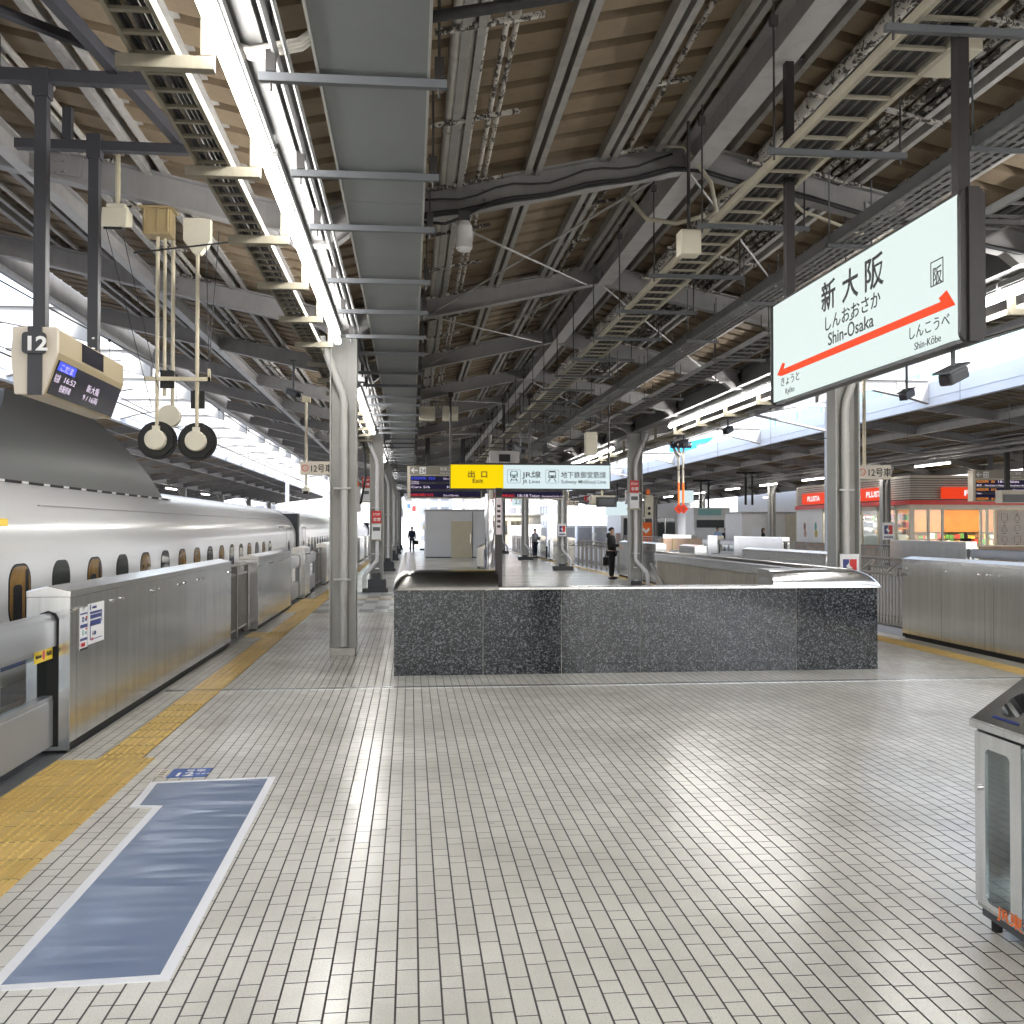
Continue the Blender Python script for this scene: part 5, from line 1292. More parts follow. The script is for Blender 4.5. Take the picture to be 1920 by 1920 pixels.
# far partitions and panels across the platform end
for x0, x1, y, h, lab, mt in ((-1.2, -.1, 92, 2.7, 'pale far partition with writing behind the walking guard', 'mallow'), (-.1, .9, 95, 2.6, 'grey far partition right of the walking guard', 'beaml')):
    m = MB(); m.box(x0, x1, y, y + .3, 0, h); t = m.thing('partition', lab, 'partition', M[mt], (x0, y, 0)); m = MB()
    for i in range(6): m.box((x0 + x1) / 2 - .05, (x0 + x1) / 2 + .05, y - .02, y, .6 + i * .3, .75 + i * .3)
    m.build('print', M['teal'], t)
# orange board
t = thing('orange_board', 'orange vending board standing beyond the man in black', 'board', (9.0, 40, 0))
t = None
for o in [o for o in COL.objects if o.name == 'orange_board']: bpy.data.objects.remove(o)
m = MB(); m.box(16.6, 18.1, 75, 75.5, 0, 2.1); t = m.thing('orange_board', 'bright orange board with a white mark beyond the man in black', 'board', M['orange'], (17.3, 75, 0))
m = MB(); m.ext([(17.35, 1.55), (17.65, 1.25), (17.95, 1.55), (17.85, 1.7), (17.65, 1.5), (17.45, 1.7)], 'y', 74.96, 75); m.build('mark', M['inkw'], t); m = MB(); m.box(16.7, 17.15, 74.96, 75, .9, 1.7); m.build('window', M['ductbar'], t)

# ------------------------------------------------------------------ shop on the next platform
K0, K1, KY0, KY1 = 20.0, 28.2, 39.0, 51.0
s = thing('station_shop', 'corner shop on the next platform with red signs, brick base and lit orange interior', 'shop', (K0, KY0, 0))
m = MB()
for j in range(11):
    z = j * .084
    y = KY0 - (.11 if j % 2 else 0)
    while y < KY1: m.box(K0 - .012, K0 + .1, max(KY0 - .012, y), min(KY1, y + .212), z, z + .076); y += .22
    x = K0 - (.11 if j % 2 else 0) + .1
    while x < K1:
        a, b = max(x, K0 + .1), min(x + .212, K1)
        if b > a and not (a < 22.95 and b > 21.45): m.box(a, b, KY0 - .012, KY0 + .1, z, z + .076)
        x += .22
m.build('brick_base', M['brick'], s)
m = MB(); m.box(K0 + .004, K0 + .11, KY0, KY1, 0, .92); m.box(K0 + .11, 21.44, KY0 + .004, KY0 + .11, 0, .92); m.box(22.96, K1, KY0 + .004, KY0 + .11, 0, .92); m.box(K0 - .03, K0 + .12, KY0 - .03, KY1, .925, .965); m.box(K0 + .12, 21.44, KY0 - .03, KY0 + .12, .925, .965); m.box(22.96, K1, KY0 - .03, KY0 + .12, .925, .965); m.build('sill_wall', M['kframe'], s)
m = MB(); m.box(K0, K1, KY0, KY1, 3.7, 3.8); m.box(K0 + .1, K1, KY0 + .1, KY1, 2.62, 2.66); m.build('roof', M['kframe'], s)
m = MB(); m.box(K0 - .1, K1, KY0 - .1, KY0, 2.62, 2.80); m.box(K0 - .1, K0, KY0, KY1, 2.62, 2.80); m.build('red_band', M['red'], s)
m = MB()
for j in range(9):
    z = 2.84 + j * .095; m.box(K0, K1, KY0, KY0 + .04, z, z + .062); m.box(K0, K0 + .04, KY0 + .04, KY1, z, z + .062)
m.box(K0 + .05, K1, KY0 + .05, KY0 + .07, 2.8, 3.7, 1); m.box(K0 + .05, K0 + .07, KY0 + .07, KY1, 2.8, 3.7, 1); m.build('slat_fascia', [M['slat'], M['dgrey']], s)
m = MB()
for y in (KY0, 40.2, 41.8, 43.4, 46.4, 47.6, KY1 - .1): m.box(K0 + .0, K0 + .1, y, y + .1, .965, 2.62)
for x in (20.1, 20.75, 21.36, 22.98, 23.25, 23.6, 24.95, 25.3, 27, 28.1): m.box(x, x + .09, KY0 + .0, KY0 + .1, .965 if x not in (21.36, 22.98) else .0, 2.62)
m.box(K0 + .0, K0 + .1, KY0 + .1, KY1, 2.42, 2.62); m.box(K0 + .1, K1, KY0 + .004, KY0 + .1, 2.42, 2.62); m.build('window_frame', M['kframe'], s)
for a, b in ((39.1, 40.2), (40.3, 41.8), (41.9, 43.4), (43.5, 46.4), (46.5, 47.6)):
    m = MB(); m.box(K0 + .04, K0 + .05, a, b, .965, 2.42); m.build('window', M['glass'], s)
for a, b in ((20.19, 20.75), (20.84, 21.36), (23.07, 23.25), (23.34, 23.6)):
    m = MB(); m.box(a, b, KY0 + .04, KY0 + .05, .965, 2.42); m.build('window', M['glass'], s)
m = MB(); m.box(K0 - .006, K0 + .0, 47.7, KY1, .965, 2.62); m.build('poster_wall', M['mallow'], s)
for k, (a, b) in enumerate(((49.6, 50.2), (48.2, 48.8))):
    m = MB(); m.box(K0 - .02, K0 - .006, a, b, 1.15, 2.15); q = m.build('poster', M['stick'], s)
    m = MB(); m.ball((K0 - .02, (a + b) / 2, 1.75), .004, .16, .22, 10, 6, 0); m.ball((K0 - .02, (a + b) / 2 - .05, 1.4), .004, .2, .2, 10, 6, 1); m.build('picture', [paint('poster_tint_a', ((.25, .12, .10), (.12, .38, .36))[k], .5), paint('poster_tint_b', ((.45, .30, .25), (.50, .40, .10))[k], .5)], q)
m = MB(); m.box(23.7, 24.9, KY0 - .03, KY0, .98, 2.4); mp = m.build('menu_board', paint('menu_taupe', (.42, .38, .34), .5), s)
m = MB()
for i in range(3):
    for j in range(2):
        cx, cz = 24.0 + j * .55, 2.12 - i * .45; r = .13
        if (i + j) % 3 == 0: pts = [(cx - r, cz - r), (cx + r, cz - r), (cx + r, cz + r), (cx - r, cz + r)]
        elif (i + j) % 3 == 1: pts = [(cx - r, cz - r), (cx + r, cz - r), (cx, cz + r * 1.2)]
        else: pts = [(cx + r * math.cos(R(a)), cz + r * math.sin(R(a))) for a in range(0, 360, 45)]
        for k in range(len(pts)):
            a, b = pts[k], pts[(k + 1) % len(pts)]; m.bar((a[0], KY0 - .032, a[1]), (b[0], KY0 - .032, b[1]), .006, .016, up=(0, 1, 0))
        m.box(cx - .06, cx + .06, KY0 - .034, KY0 - .03, cz - .22, cz - .2)
m.build('icons', M['ink'], mp)
# lit signs with the shop name
def ssign(o, lab, box, loc, xd, h, w):
    m = MB(); m.box(*box); f = m.build('shop_sign', M['signr'], o)
    text('PLUSTA', M['signw'], f, loc, xd, (0, 0, 1), h, bold=.03, width=w)
ssign(s, '', (21.32, 24.6, KY0 - .16, KY0, 2.86, 3.32), (22.2, KY0 - .162, 2.99), (1, 0, 0), .30, 1.6)
ssign(s, '', (K0 - .16, K0, 46.9, 49.9, 2.86, 3.40), (K0 - .162, 49.2, 3.01), (0, -1, 0), .34, 1.55)
ssign(s, '', (K0 - .16, K0, 40.7, 43.6, 2.86, 3.40), (K0 - .162, 42.6, 3.01), (0, -1, 0), .34, 1.75)
# interior
m = MB(); m.box(K0 + .12, K1, KY0 + .12, KY1, .0, .02); m.box(K1, K1 + .1, KY0, KY1, 0, 3.7); m.box(K0, K1, KY1, KY1 + .1, 0, 3.7); m.build('interior_wall', M['kframe'], s)
m = MB(); m.box(21.2, K1, 44, 44.1, 1.5, 2.5); m.build('interior_panel', M['wood'], s)
m = MB(); m.box(21.2, K1, 43.2, 44, 0, 1.0); m.box(20.4, 20.9, 41, 44, 0, 1.4); m.build('counter', M['white'], s)
rr = random.Random(5); cols = [paint('goods_' + n, c, .5) for n, c in (('red', (.5, .05, .04)), ('green', (.08, .25, .05)), ('yellow', (.6, .4, .05)), ('white', (.7, .7, .68)), ('brown', (.2, .1, .05)))]
for z in (.3, .62, .95, 1.2):
    m = MB(); x = 21.3
    while x < 27.5: w = rr.uniform(.08, .25); m.box(x, x + w - .02, 43.0, 43.2, z, z + rr.uniform(.12, .25), rr.randrange(5)); x += w
    m.build('goods_row', cols, s)
m = MB()
for z in (1.0, 1.35, 1.7, 2.0):
    y = 41.1
    while y < 50: w = rr.uniform(.1, .3); m.box(20.9, 21.1, y, y + w - .02, z, z + rr.uniform(.12, .28), rr.randrange(5)); y += w
m.build('goods_row', cols, s)
m = MB(); m.box(20.9, 21.2, 44.2, 50.5, 0, 2.2); m.build('shelf', M['white'], s)
m = MB(); m.box(21.2, 27.5, 40.2, 40.5, 2.55, 2.6); m.box(21.2, 27.5, 42.4, 42.7, 2.55, 2.6); m.box(20.4, 20.7, 44, 50, 2.55, 2.6); m.build('ceiling_light', M['warm'], s)

# things beside the shop
def simple(name, lab, cat, mt, boxes, parts=(), grp=None):
    m = MB()
    for b in boxes: m.box(*b)
    b = boxes[0]; t = m.thing(name, lab, cat, M[mt], ((b[0] + b[1]) / 2, (b[2] + b[3]) / 2, b[4]), grp)
    for nm, pm, pb in parts:
        m = MB()
        for q in pb: m.box(*q)
        m.build(nm, M[pm], t)
    return t
simple('white_booth', 'white booth with a small door left of the shop', 'booth', 'white', [(18.4, 22.4, 55, 58, 0, 2.5)], [('roof', 'beaml', [(18.3, 22.5, 54.9, 58.1, 2.5, 2.58)]), ('door', 'mallow', [(18.9, 19.5, 54.96, 55, 0, 1.75)]), ('side_panel', 'kframe', [(20.9, 22.3, 54.9, 55, 0, 2.45)])])
simple('ticket_kiosk', 'white kiosk with a teal title sign and magazine rack', 'kiosk', 'white', [(18.2, 20.6, 64, 66, 0, 3.0)], [('title_sign', 'teal', [(18.5, 20.0, 63.9, 64, 2.5, 2.9)]), ('grille', 'dgrey', [(18.4, 20.2, 63.95, 64, 1.7, 2.2)]), ('magazine_rack', 'stick', [(18.2, 20.4, 63.8, 64, .5, 1.5)])])
simple('waiting_room', 'glazed waiting room with pale frames far on the next platform', 'waiting room', 'mallow', [(17.6, 22.5, 84, 90, 0, .8), (17.6, 22.5, 84, 90, 2.5, 3.3), (17.6, 17.8, 84, 90, .8, 2.5), (22.3, 22.5, 84, 90, .8, 2.5), (17.8, 22.3, 89.8, 90, .8, 2.5)], [('window', 'tglass', [(17.8, 22.3, 84.1, 84.15, .8, 2.5)]), ('mullions', 'steel', [(17.8 + k * .9, 17.85 + k * .9, 84.0, 84.1, .8, 2.5) for k in range(5)])])
simple('grey_partition', 'low grey wall panel behind the long gate housing', 'wall', 'mallow', [(22.5, 30, 62, 62.2, 0, 2.3)])
simple('white_wall', 'long white rear wall of the next platform behind the shop', 'wall', 'white', [(29.5, 29.8, 30, 60, 0, 2.4)])
simple('hanging_board', 'small teal and white direction board left of the shop column', 'hanging sign', 'white', [(18.5, 19.1, 42, 42.08, 2.35, 2.6)], [('mark', 'teal', [(18.52, 18.72, 41.98, 42, 2.38, 2.57)]), ('pole', 'dgrey', [(18.78, 18.84, 42.01, 42.07, 2.6, 4.4)])])
simple('hanging_monitor', 'back of a beige hanging monitor at the right edge in front of the shop', 'monitor', 'tanl', [(20.55, 22.2, 33.5, 33.9, 2.55, 3.0)], [('screen', 'ductbar', [(20.6, 22.15, 33.46, 33.5, 2.58, 2.85)]), ('post', 'black', [(20.75, 20.85, 33.6, 33.7, 3.0, 4.9)])])
simple('hanging_monitor', 'black hanging screen right of the nearest right column', 'monitor', 'black', [(16.7, 17.5, 38, 38.3, 2.2, 2.62)], [('post', 'dgrey', [(17.05, 17.12, 38.1, 38.2, 2.62, 4.6)])])
simple('glass_screen', 'frosted glass screen and panels behind the walking area ahead', 'screen', 'mallow', [(9.6, 10.6, 88, 88.1, 0, 2.0), (10.8, 11.6, 90, 90.1, 0, 2.0)])
for i, (x, y, w) in enumerate(((13.1, 90, 1.6), (15.2, 92, 1.4), (11.6, 96, 1.4), (17.3, 95, 2.2), (9.5, 97, 1.4))):
    simple('grey_cabinet', ['pale grey cabinet beyond the long railing', 'second pale cabinet right of the first beyond the railing', 'narrow grey cabinet left of the pale ones', 'wide grey cabinet farthest right beyond the railing', 'small grey cabinet farthest left beyond the railing'][i], 'cabinet', 'mallow', [(x, x + w, y, y + 1, 0, 1.9)], [('door', 'beaml', [(x + .1, x + w - .1, y - .04, y, .1, 1.7)])], 'pale cabinets beyond the railing')
simple('brown_boxes', 'stacked brown cardboard boxes behind the second right column', 'boxes', 'brick', [(11.4, 13.2, 45, 45.6, .2, 1.2)], [('strap', 'tan', [(11.8, 11.9, 44.96, 45, .2, 1.2), (12.6, 12.7, 44.96, 45, .2, 1.2)])])
simple('far_hall', 'green tinted low hall at the far end of the right side', 'hall', 'beige', [(8.2, 13.5, 105, 112, 0, 3.0)], [('eave', 'kframe', [(7.9, 13.8, 104.8, 112, 3.0, 3.2)]), ('window', 'tglass', [(8.6, 10, 104.95, 105, 1.0, 2.4), (10.4, 11.8, 104.95, 105, 1.0, 2.4)])])
for i, (x, y, z) in enumerate(((9.4, 95, 4.15), (16.4, 95, 4.2))):
    simple('red_sign', ('left' if i == 0 else 'right') + ' one of two small red signs under the roofs far ahead', 'sign', 'red', [(x, x + .8, y, y + .1, z, z + .55)], [('mark', 'inkw', [(x + .25, x + .55, y - .02, y, z + .12, z + .4)])])
simple('number_sign', 'pale green hanging track number sign far ahead above the white wall', 'hanging sign', 'signb', [(6.0, 6.75, 60, 60.1, 3.0, 3.55)], [('post', 'dgrey', [(6.33, 6.4, 60.02, 60.08, 3.55, 4.6)])])
text('23', M['teal'], COL.objects['number_sign'], (6.15, 59.99, 3.1), XD, ZD, .4)
simple('number_sign', 'pale hanging number sign beside the red diamond markers', 'hanging sign', 'signb', [(17.2, 18.2, 64, 64.1, 3.3, 4.1)], [('post', 'dgrey', [(17.65, 17.75, 64.02, 64.08, 4.1, 4.9)])])
simple('hanging_board', 'white hanging board below the red diamond markers', 'hanging sign', 'signb', [(14.2, 16.0, 73, 73.1, 2.6, 3.6)], [('post', 'dgrey', [(15.0, 15.1, 73.02, 73.08, 3.6, 5.0)])])
simple('yellow_post', 'white pole with a yellow call box beside the walking guard', 'call post', 'white', [(1.02, 1.1, 77, 77.08, 0, 2.6)], [('call_box', 'yellow', [(.95, 1.17, 76.9, 77.1, 1.5, 1.95)]), ('foot', 'dgrey', [(.7, 1.4, 76.8, 77.3, 0, .12)])])
simple('advert_cluster', 'row of small coloured signs high at the far left end of the platform', 'signs', 'white', [(-.9, -.5, 98, 98.1, 3.5, 4.1)], [('sign_panel', 'red', [(.15, .5, 98, 98.1, 3.3, 3.8)]), ('sign_panel', 'stripe', [(-.35, 0, 98, 98.1, 3.6, 4.0)])])
# lamps of the next platforms
i = 0
for x in (18.9, 26.6):
    for y in (34, 39.5, 45, 51, 57, 64, 72, 81, 92):
        m = MB(); m.box(x - .06, x + .06, y, y + 2.4, 4.0, 4.06); t = m.thing('fluorescent_lamp', f'{ORD[i % 9]} lamp of the {"front" if x < 20 else "rear"} row on the next platform', 'ceiling lamp', M['white'], (x, y, 4), 'lamps of the next platform')
        k = MB(); k.box(x - .05, x + .05, y + .02, y + 2.38, 3.95, 4.0); k.build('tube', M['lampfar'], t); i += 1
i = 0
for y in (28, 34, 40, 46, 52, 60, 70):
    x = -14.0; m = MB(); m.box(x - .06, x + .06, y, y + 2.4, 4.0, 4.06); t = m.thing('fluorescent_lamp', f'{ORD[i]} lamp under the far left canopy', 'ceiling lamp', M['white'], (x, y, 4), 'lamps of the far left platform'); i += 1
    k = MB(); k.box(x - .05, x + .05, y + .02, y + 2.38, 3.95, 4.0); k.build('tube', M['lampfar'], t)
# service pipes and hangers on the next platform
t = thing('service_pipes', 'bundle of pipes running below the next platform canopy', 'pipe run', (18.4, 30, 4.2))
for x, z, r in ((18.5, 4.3, .05), (18.7, 4.45, .03), (19.0, 4.15, .04)):
    m = MB(); m.cyl((x, 20, z), (x, 100, z), r, n=8); m.build('pipe', M['beaml'], t)
for i, (x, y) in enumerate(((17.6, 52), (18.1, 52.4), (17.8, 61), (18.4, 61.4), (20.9, 33.7))):
    m = MB(); m.box(x - .5, x + .5, y - .04, y + .04, 4.55, 4.65); m.box(x - .05, x + .05, y - .05, y + .05, 2.9, 4.55); m.thing('hanger_frame', f'{ORD[i]} dark T shaped hanger under the next platform canopy', 'hanger frame', M['black'], (x, y, 3), 'dark hangers of the next platform')

# ------------------------------------------------------------------ overhead lines
def wire(x, z, sag, lab, span=26, ya=-4, yb=130, r=.011, drop=None):
    m = MB(); pts = []; y = ya
    while y <= yb:
        u = ((y - ya) % span) / span; pts.append((x, y, z - sag * 4 * u * (1 - u))); y += span / 8
    m.tube(pts, r, 6)
    if drop:
        y = ya + 2
        while y < yb: u = ((y - ya) % span) / span; m.cyl((x, y, drop), (x, y, z - sag * 4 * u * (1 - u)), .005, n=4); m.ball((x, y, z - sag * 4 * u * (1 - u)), .03, n=6, m=4); y += 4.9
    m.thing('overhead_wire', lab, 'overhead wire', M['rod'], (x, 0, z))
wire(-5.05, 3.85, 0, 'contact wire above the train')
wire(-5.05, 5.0, .3, 'sagging catenary wire above the train', drop=3.86)
wire(-6.6, 4.7, .15, 'feeder wire left of the train'); wire(-7.6, 4.2, .1, 'second feeder wire left of the train')
wire(10.0, 3.85, 0, 'contact wire over the near right track'); wire(10.0, 5.2, .3, 'catenary wire over the near right track', drop=3.86)
wire(14.0, 3.85, 0, 'contact wire over the far right track'); wire(14.0, 5.2, .3, 'catenary wire over the far right track', drop=3.86)
wire(12.2, 6.0, .25, 'high feeder wire over the right tracks', r=.02)
t = thing('catenary_bracket', 'grey tubular catenary bracket with insulators at the left edge', 'catenary bracket', (-5.4, 11.5, 4))
m = MB(); m.cyl((-7.2, 11.5, 4.18), (-4.98, 11.5, 4.22), .055, n=10); m.cyl((-5.0, 11.5, 4.15), (-4.75, 11.5, 3.72), .035, n=8); m.cyl((-7.2, 11.5, 3.68), (-4.68, 11.5, 3.72), .035, n=8); m.box(-7.2, -5.05, 11.46, 11.54, 4.04, 4.10); m.build('arm', M['beaml'], t)
m = MB()
for k in range(4): m.cyl((-5.35 - .1 * k, 11.5, 4.22), (-5.35 - .1 * k, 11.5, 4.42), .035, .02, n=8)
m.build('insulator', paint('insulator_dark', (.04, .025, .025), .3), t)
for i, (x, y, h) in enumerate(((-7.4, 62, 6.2), (-7.4, 88, 6.2), (12.15, 28.5, 8.5), (12.15, 55, 8.5))):
    m = MB(); m.cyl((x, y, -1.3), (x, y, h), .14, .11, n=12)
    t = m.thing('catenary_mast', ['pale steel catenary mast standing left beyond the train', 'farther pale catenary mast beyond the train', 'pale steel mast between the right tracks', 'farther pale mast between the right tracks'][i], 'mast', M['fascia'], (x, y, -1.3), auto=40)
    m = MB(); s_ = 1 if x < 0 else -1; m.cyl((x, y, 5.4), (x + s_ * 2.2, y, 5.0), .04); m.cyl((x, y, 4.5), (x + s_ * 2.2, y, 4.95), .04); m.box(x - 1.2, x, y - .04, y + .04, 5.2, 5.3); m.build('cross_arm', M['girder'], t)

# ------------------------------------------------------------------ buildings beyond
def building(x0, x1, y0, y1, h, lab, mt, parts=()):
    m = MB(); m.box(x0, x1, y0, y1, -1.3, h); t = thing('building', lab, 'building', ((x0 + x1) / 2, y0, -1.3)); m.build('wall', M[mt] if isinstance(mt, str) else mt, t)
    m = MB(); m.box(x0 - .3, x1 + .3, y0 - .3, y1 + .3, h, h + .6); m.build('roof', M['white'], t)
    return t
b = building(33, 75, 62, 100, 17, 'white office block with teal window bands behind the right canopy', 'white')
for z in (10.2, 13.4):
    for k in range(8):
        m = MB(); m.box(33.3 + k * 4.6, 37.4 + k * 4.6, 61.9, 62, z, z + 1.5); m.build('window', M['teal'], b)
    for k in range(6):
        m = MB(); m.box(32.9, 33, 63 + k * 5.2, 67.4 + k * 5.2, z, z + 1.5); m.build('window', M['teal'], b)
bb = building(26, 60, 112, 130, 26, 'white building with huge blue letters behind the right canopy', 'white')
blue = paint('blue_letter_paint', (.02, .38, .80), .5)
text('IP', blue, bb, (29.0, 111.8, 9.9), XD, ZD, 5.6, bold=.06, width=5.2, ext=.15)
m = MB(); m.ext([(43, 19), (48, 19.3), (43.2, 17.6)], 'y', 111.7, 112); m.build('red_mark', M['red'], bb)
fac = [facade('flats_white', (.78, .77, .76), (.42, .45, .5), 3.2, 3.0), facade('flats_grey', (.62, .63, .66), (.3, .33, .38), 2.4, 3.1), facade('flats_warm', (.74, .70, .66), (.42, .40, .42), 2.8, 2.9)]
for i, (x0, x1, y, h) in enumerate(((-60, -44, 190, 20), (-42, -28, 210, 15), (-26, -15, 200, 22), (-13, -4, 215, 13), (-2, 9, 220, 19), (11, 24, 205, 24), (26, 38, 190, 19), (40, 58, 200, 26), (60, 82, 190, 20))):
    building(x0, x1, y, y + 14, h, ['white flats farthest left beyond the tracks', 'low grey flats left beyond the tracks', 'tall warm white flats beyond the train end', 'low white flats at the track end', 'grey flats straight ahead beyond the platform', 'tall warm flats right of centre far ahead', 'white flats behind the right tracks far ahead', 'tall grey flats far right', 'warm flats farthest right'][i], fac[i % 3])

# ------------------------------------------------------------------ people
def skinmesh(name, pts, edges, radii, mats, parent, sub=2):
    me = bpy.data.meshes.new(name); o0 = ORG[parent.name] if parent is not None else Vector((0, 0, 0))
    me.from_pydata([Vector(p) for p in pts], edges, []); o = bpy.data.objects.new(name, me); COL.objects.link(o)
    md = o.modifiers.new('Skin', 'SKIN'); md.use_smooth_shade = True
    for v, r in zip(me.skin_vertices[0].data, radii): v.radius = r if isinstance(r, tuple) else (r, r)
    me.skin_vertices[0].data[0].use_root = True
    s_ = o.modifiers.new('Sub', 'SUBSURF'); s_.levels = sub; s_.render_levels = sub
    dg = bpy.context.evaluated_depsgraph_get(); new = bpy.data.meshes.new_from_object(o.evaluated_get(dg)); new.name = name
    bpy.data.objects.remove(o)
    for m in mats: new.materials.append(m)
    new.shade_smooth()
    q = bpy.data.objects.new(name, new); COL.objects.link(q)
    if parent is not None: q.parent = parent
    ORG[q.name] = o0
    return q
def person(loc, rz, lab, top='blackc', legs='blackc', hairm='hair', h=1.70, stride=.0, armL=(0, 0), armR=(0, 0), long_hair=False, hood=False, shoes='black', shirt=None):
    """faces -y before rotation"""
    k = h / 1.70
    def S_(*p): return tuple(q * k for q in p)
    t = thing('person', lab, 'person', loc); t.rotation_euler = (0, 0, rz); ORG[t.name] = Vector((0, 0, 0))
    V = []; E_ = []; Rr = []
    def add(p, r, par=None):
        V.append(S_(*p)); Rr.append(tuple(q * k for q in r) if isinstance(r, tuple) else r * k)
        if par is not None: E_.append((par, len(V) - 1))
        return len(V) - 1
    pel = add((0, 0, .93), (.155, .105)); sp = add((0, .01, 1.12), (.14, .095), pel); ch = add((0, .01, 1.30), (.165, .105), sp); nk0 = add((0, .01, 1.43), (.075, .065), ch); nk = add((0, 0, 1.49), .052, nk0); hd0 = add((0, -.012, 1.56), (.066, .078), nk); hd = add((0, -.01, 1.62), (.074, .092), hd0); add((0, .0, 1.68), (.05, .062), hd)
    def leg(sx, fwd):
        hip = add((sx * .09, 0, .86), .085, pel); kn = add((sx * .095, -fwd * .5 - .01, .48), .058, hip); an = add((sx * .095, -fwd + .01, .09), .04, kn); hl = add((sx * .095, -fwd + .02, .045), .038, an); add((sx * .10, -fwd - .13, .035), .032, hl)
        return hip, kn, an
    L = [leg(-1, stride), leg(1, -stride)]
    arms = []
    def arm(sx, a):
        sh = add((sx * .185, .01, 1.385), .056, ch); el = add((sx * (.225 + a[1] * .05), .02 - a[0] * .10, 1.12), .042, sh); wr = add((sx * (.23 - a[1] * .1), -.02 - a[0] * .30, .90 + a[0] * .22), .028, el); pm = add((sx * (.23 - a[1] * .1), -.035 - a[0] * .34, .84 + a[0] * .23), (.034, .018), wr)
        for q in range(4):
            f1 = add((sx * (.23 - a[1] * .1), -.06 - a[0] * .36 + q * .018, .79 + a[0] * .24 - (.008 if q in (0, 3) else 0)), .009, pm); add((sx * (.222 - a[1] * .1), -.062 - a[0] * .37 + q * .018, .755 + a[0] * .24 + (.012 if q in (0, 3) else 0)), .008, f1)
        add((sx * (.215 - a[1] * .1), -.075 - a[0] * .36, .82 + a[0] * .24), .009, pm)
        arms.append((sh, el, wr))
    arm(-1, armL); arm(1, armR)
    skinmesh('body', V, E_, Rr, [M['skin']], t, 1)
    # face
    m = MB(); z = 1.615 * k; f = -.095 * k
    for sx in (-1, 1): m.ball((sx * .03 * k, f + .008, z + .005), .011 * k, .006, .007 * k, 8, 5, 0)
    m.box(-.022 * k, .022 * k, f + .004, f + .01, z - .062 * k, z - .055 * k, 1); m.build('eyes', [M['ink'], paint('lip', (.35, .12, .1), .5)], t)
    m = MB(); m.add([(-.014 * k, f + .01, z - .03 * k), (.014 * k, f + .01, z - .03 * k), (0, f + .01, z + .012 * k), (0, f - .016, z - .026 * k)], [(0, 1, 3), (0, 3, 2), (1, 2, 3), (0, 2, 1)]); m.build('nose', M['skin'], t)
    m = MB()
    for sx in (-1, 1): m.ball((sx * .076 * k, .005, z - .01), .012 * k, .02 * k, .03 * k, 8, 5)
    m.build('ears', M['skin'], t)
    m = MB(); n, mm = 16, 10; vs = []; fs = []
    for j in range(mm + 1):
        for i in range(n):
            a = 2 * math.pi * i / n; th = math.pi * .62 * j / mm; r = .088; y = math.sin(a)
            lim = .40 if y < -.3 else .62; th = math.pi * lim * j / mm
            vs.append((r * k * math.sin(th) * math.cos(a), k * (.008 + .108 * math.sin(th) * math.sin(a)), k * (1.628 + .098 * math.cos(th))))
    for j in range(mm):
        for i in range(n): fs.append((j * n + i, j * n + (i + 1) % n, (j + 1) * n + (i + 1) % n, (j + 1) * n + i))
    m.add(vs, fs)
    if long_hair: m.ball((0, .06 * k, 1.52 * k), .085 * k, .06 * k, .16 * k)
    m.build('hair', M[hairm], t, smooth=True)
    # jacket
    V2 = []; E2 = []; R2 = []
    def a2(i, r, par=None, p=None):
        V2.append(V[i] if p is None else S_(*p)); R2.append(tuple(q * k for q in r) if isinstance(r, tuple) else r * k)
        if par is not None: E2.append((par, len(V2) - 1))
        return len(V2) - 1
    j0 = a2(0, (.19, .14), None, (0, 0, .90)); j1 = a2(0, (.185, .135), j0, (0, .01, 1.10)); j2 = a2(0, (.195, .138), j1, (0, .01, 1.29)); j3 = a2(0, (.11, .085), j2, (0, .01, 1.42)); a2(0, (.07, .075), j3, (0, .0, 1.47))
    for sh, el, wr in arms:
        x = a2(sh, .075, j2); y = a2(el, .062, x); a2(wr, .045, y)
    skinmesh('jacket', V2, E2, R2, [M[top]], t, 2)
    V2, E2, R2 = [], [], []
    j0 = a2(0, (.16, .112), None, (0, 0, .93))
    for hip, kn, an in L:
        x = a2(hip, .10, j0); y = a2(kn, .075, x); a2(an, .06, y)
    skinmesh('trousers', V2, E2, R2, [M[legs]], t, 2)
    m = MB()
    for hip, kn, an in L: x, y, z = V[an]; m.ball((x, y - .05 * k, .04 * k), .05 * k, .14 * k, .045 * k, 10, 6)
    m.build('shoes', M[shoes], t, smooth=True)
    if hood: m = MB(); m.ball((0, .10 * k, 1.44 * k), .12 * k, .085 * k, .10 * k); m.build('hood', M[top], t, smooth=True)
    return t
def bag(loc, lab, col='blackc', s=(.36, .12, .28), rz=0):
    x, y, z = loc; t = thing('handbag', lab, 'bag', loc); t.rotation_euler = (0, 0, rz); ORG[t.name] = Vector((0, 0, 0))
    m = MB(); m.box(-s[0] / 2, s[0] / 2, -s[1] / 2, s[1] / 2, -s[2], 0); m.build('bag_body', M[col], t, bevel=.02)
    m = MB(); m.tube([(-.09, 0, 0), (-.07, 0, .10), (.07, 0, .10), (.09, 0, 0)], .012, 6); m.build('handle', M[col], t, smooth=True)
person((6.55, 32.7, 0), R(62), 'man in a black hooded jacket and dark trousers standing by the right gates', 'blackc', 'greyd' if 'greyd' in M else 'blackc', hood=True, h=1.68, armR=(.15, 0), armL=(1.0, .6))
bag((6.42, 32.98, .72), 'black bag hanging at the side of the man in black', rz=R(62))
person((.09, 72.8, 0), R(172), 'station guard in a dark uniform walking away between the columns and the white room', 'navyc', 'navyc', stride=.12, h=1.74)
bag((.38, 72.85, .78), 'black bag carried by the walking guard')
person((6.95, 56.5, 0), R(40), 'traveller in a grey coat beside a suitcase behind the third right column', 'greyc', 'navyc', h=1.62, armR=(.6, .2))
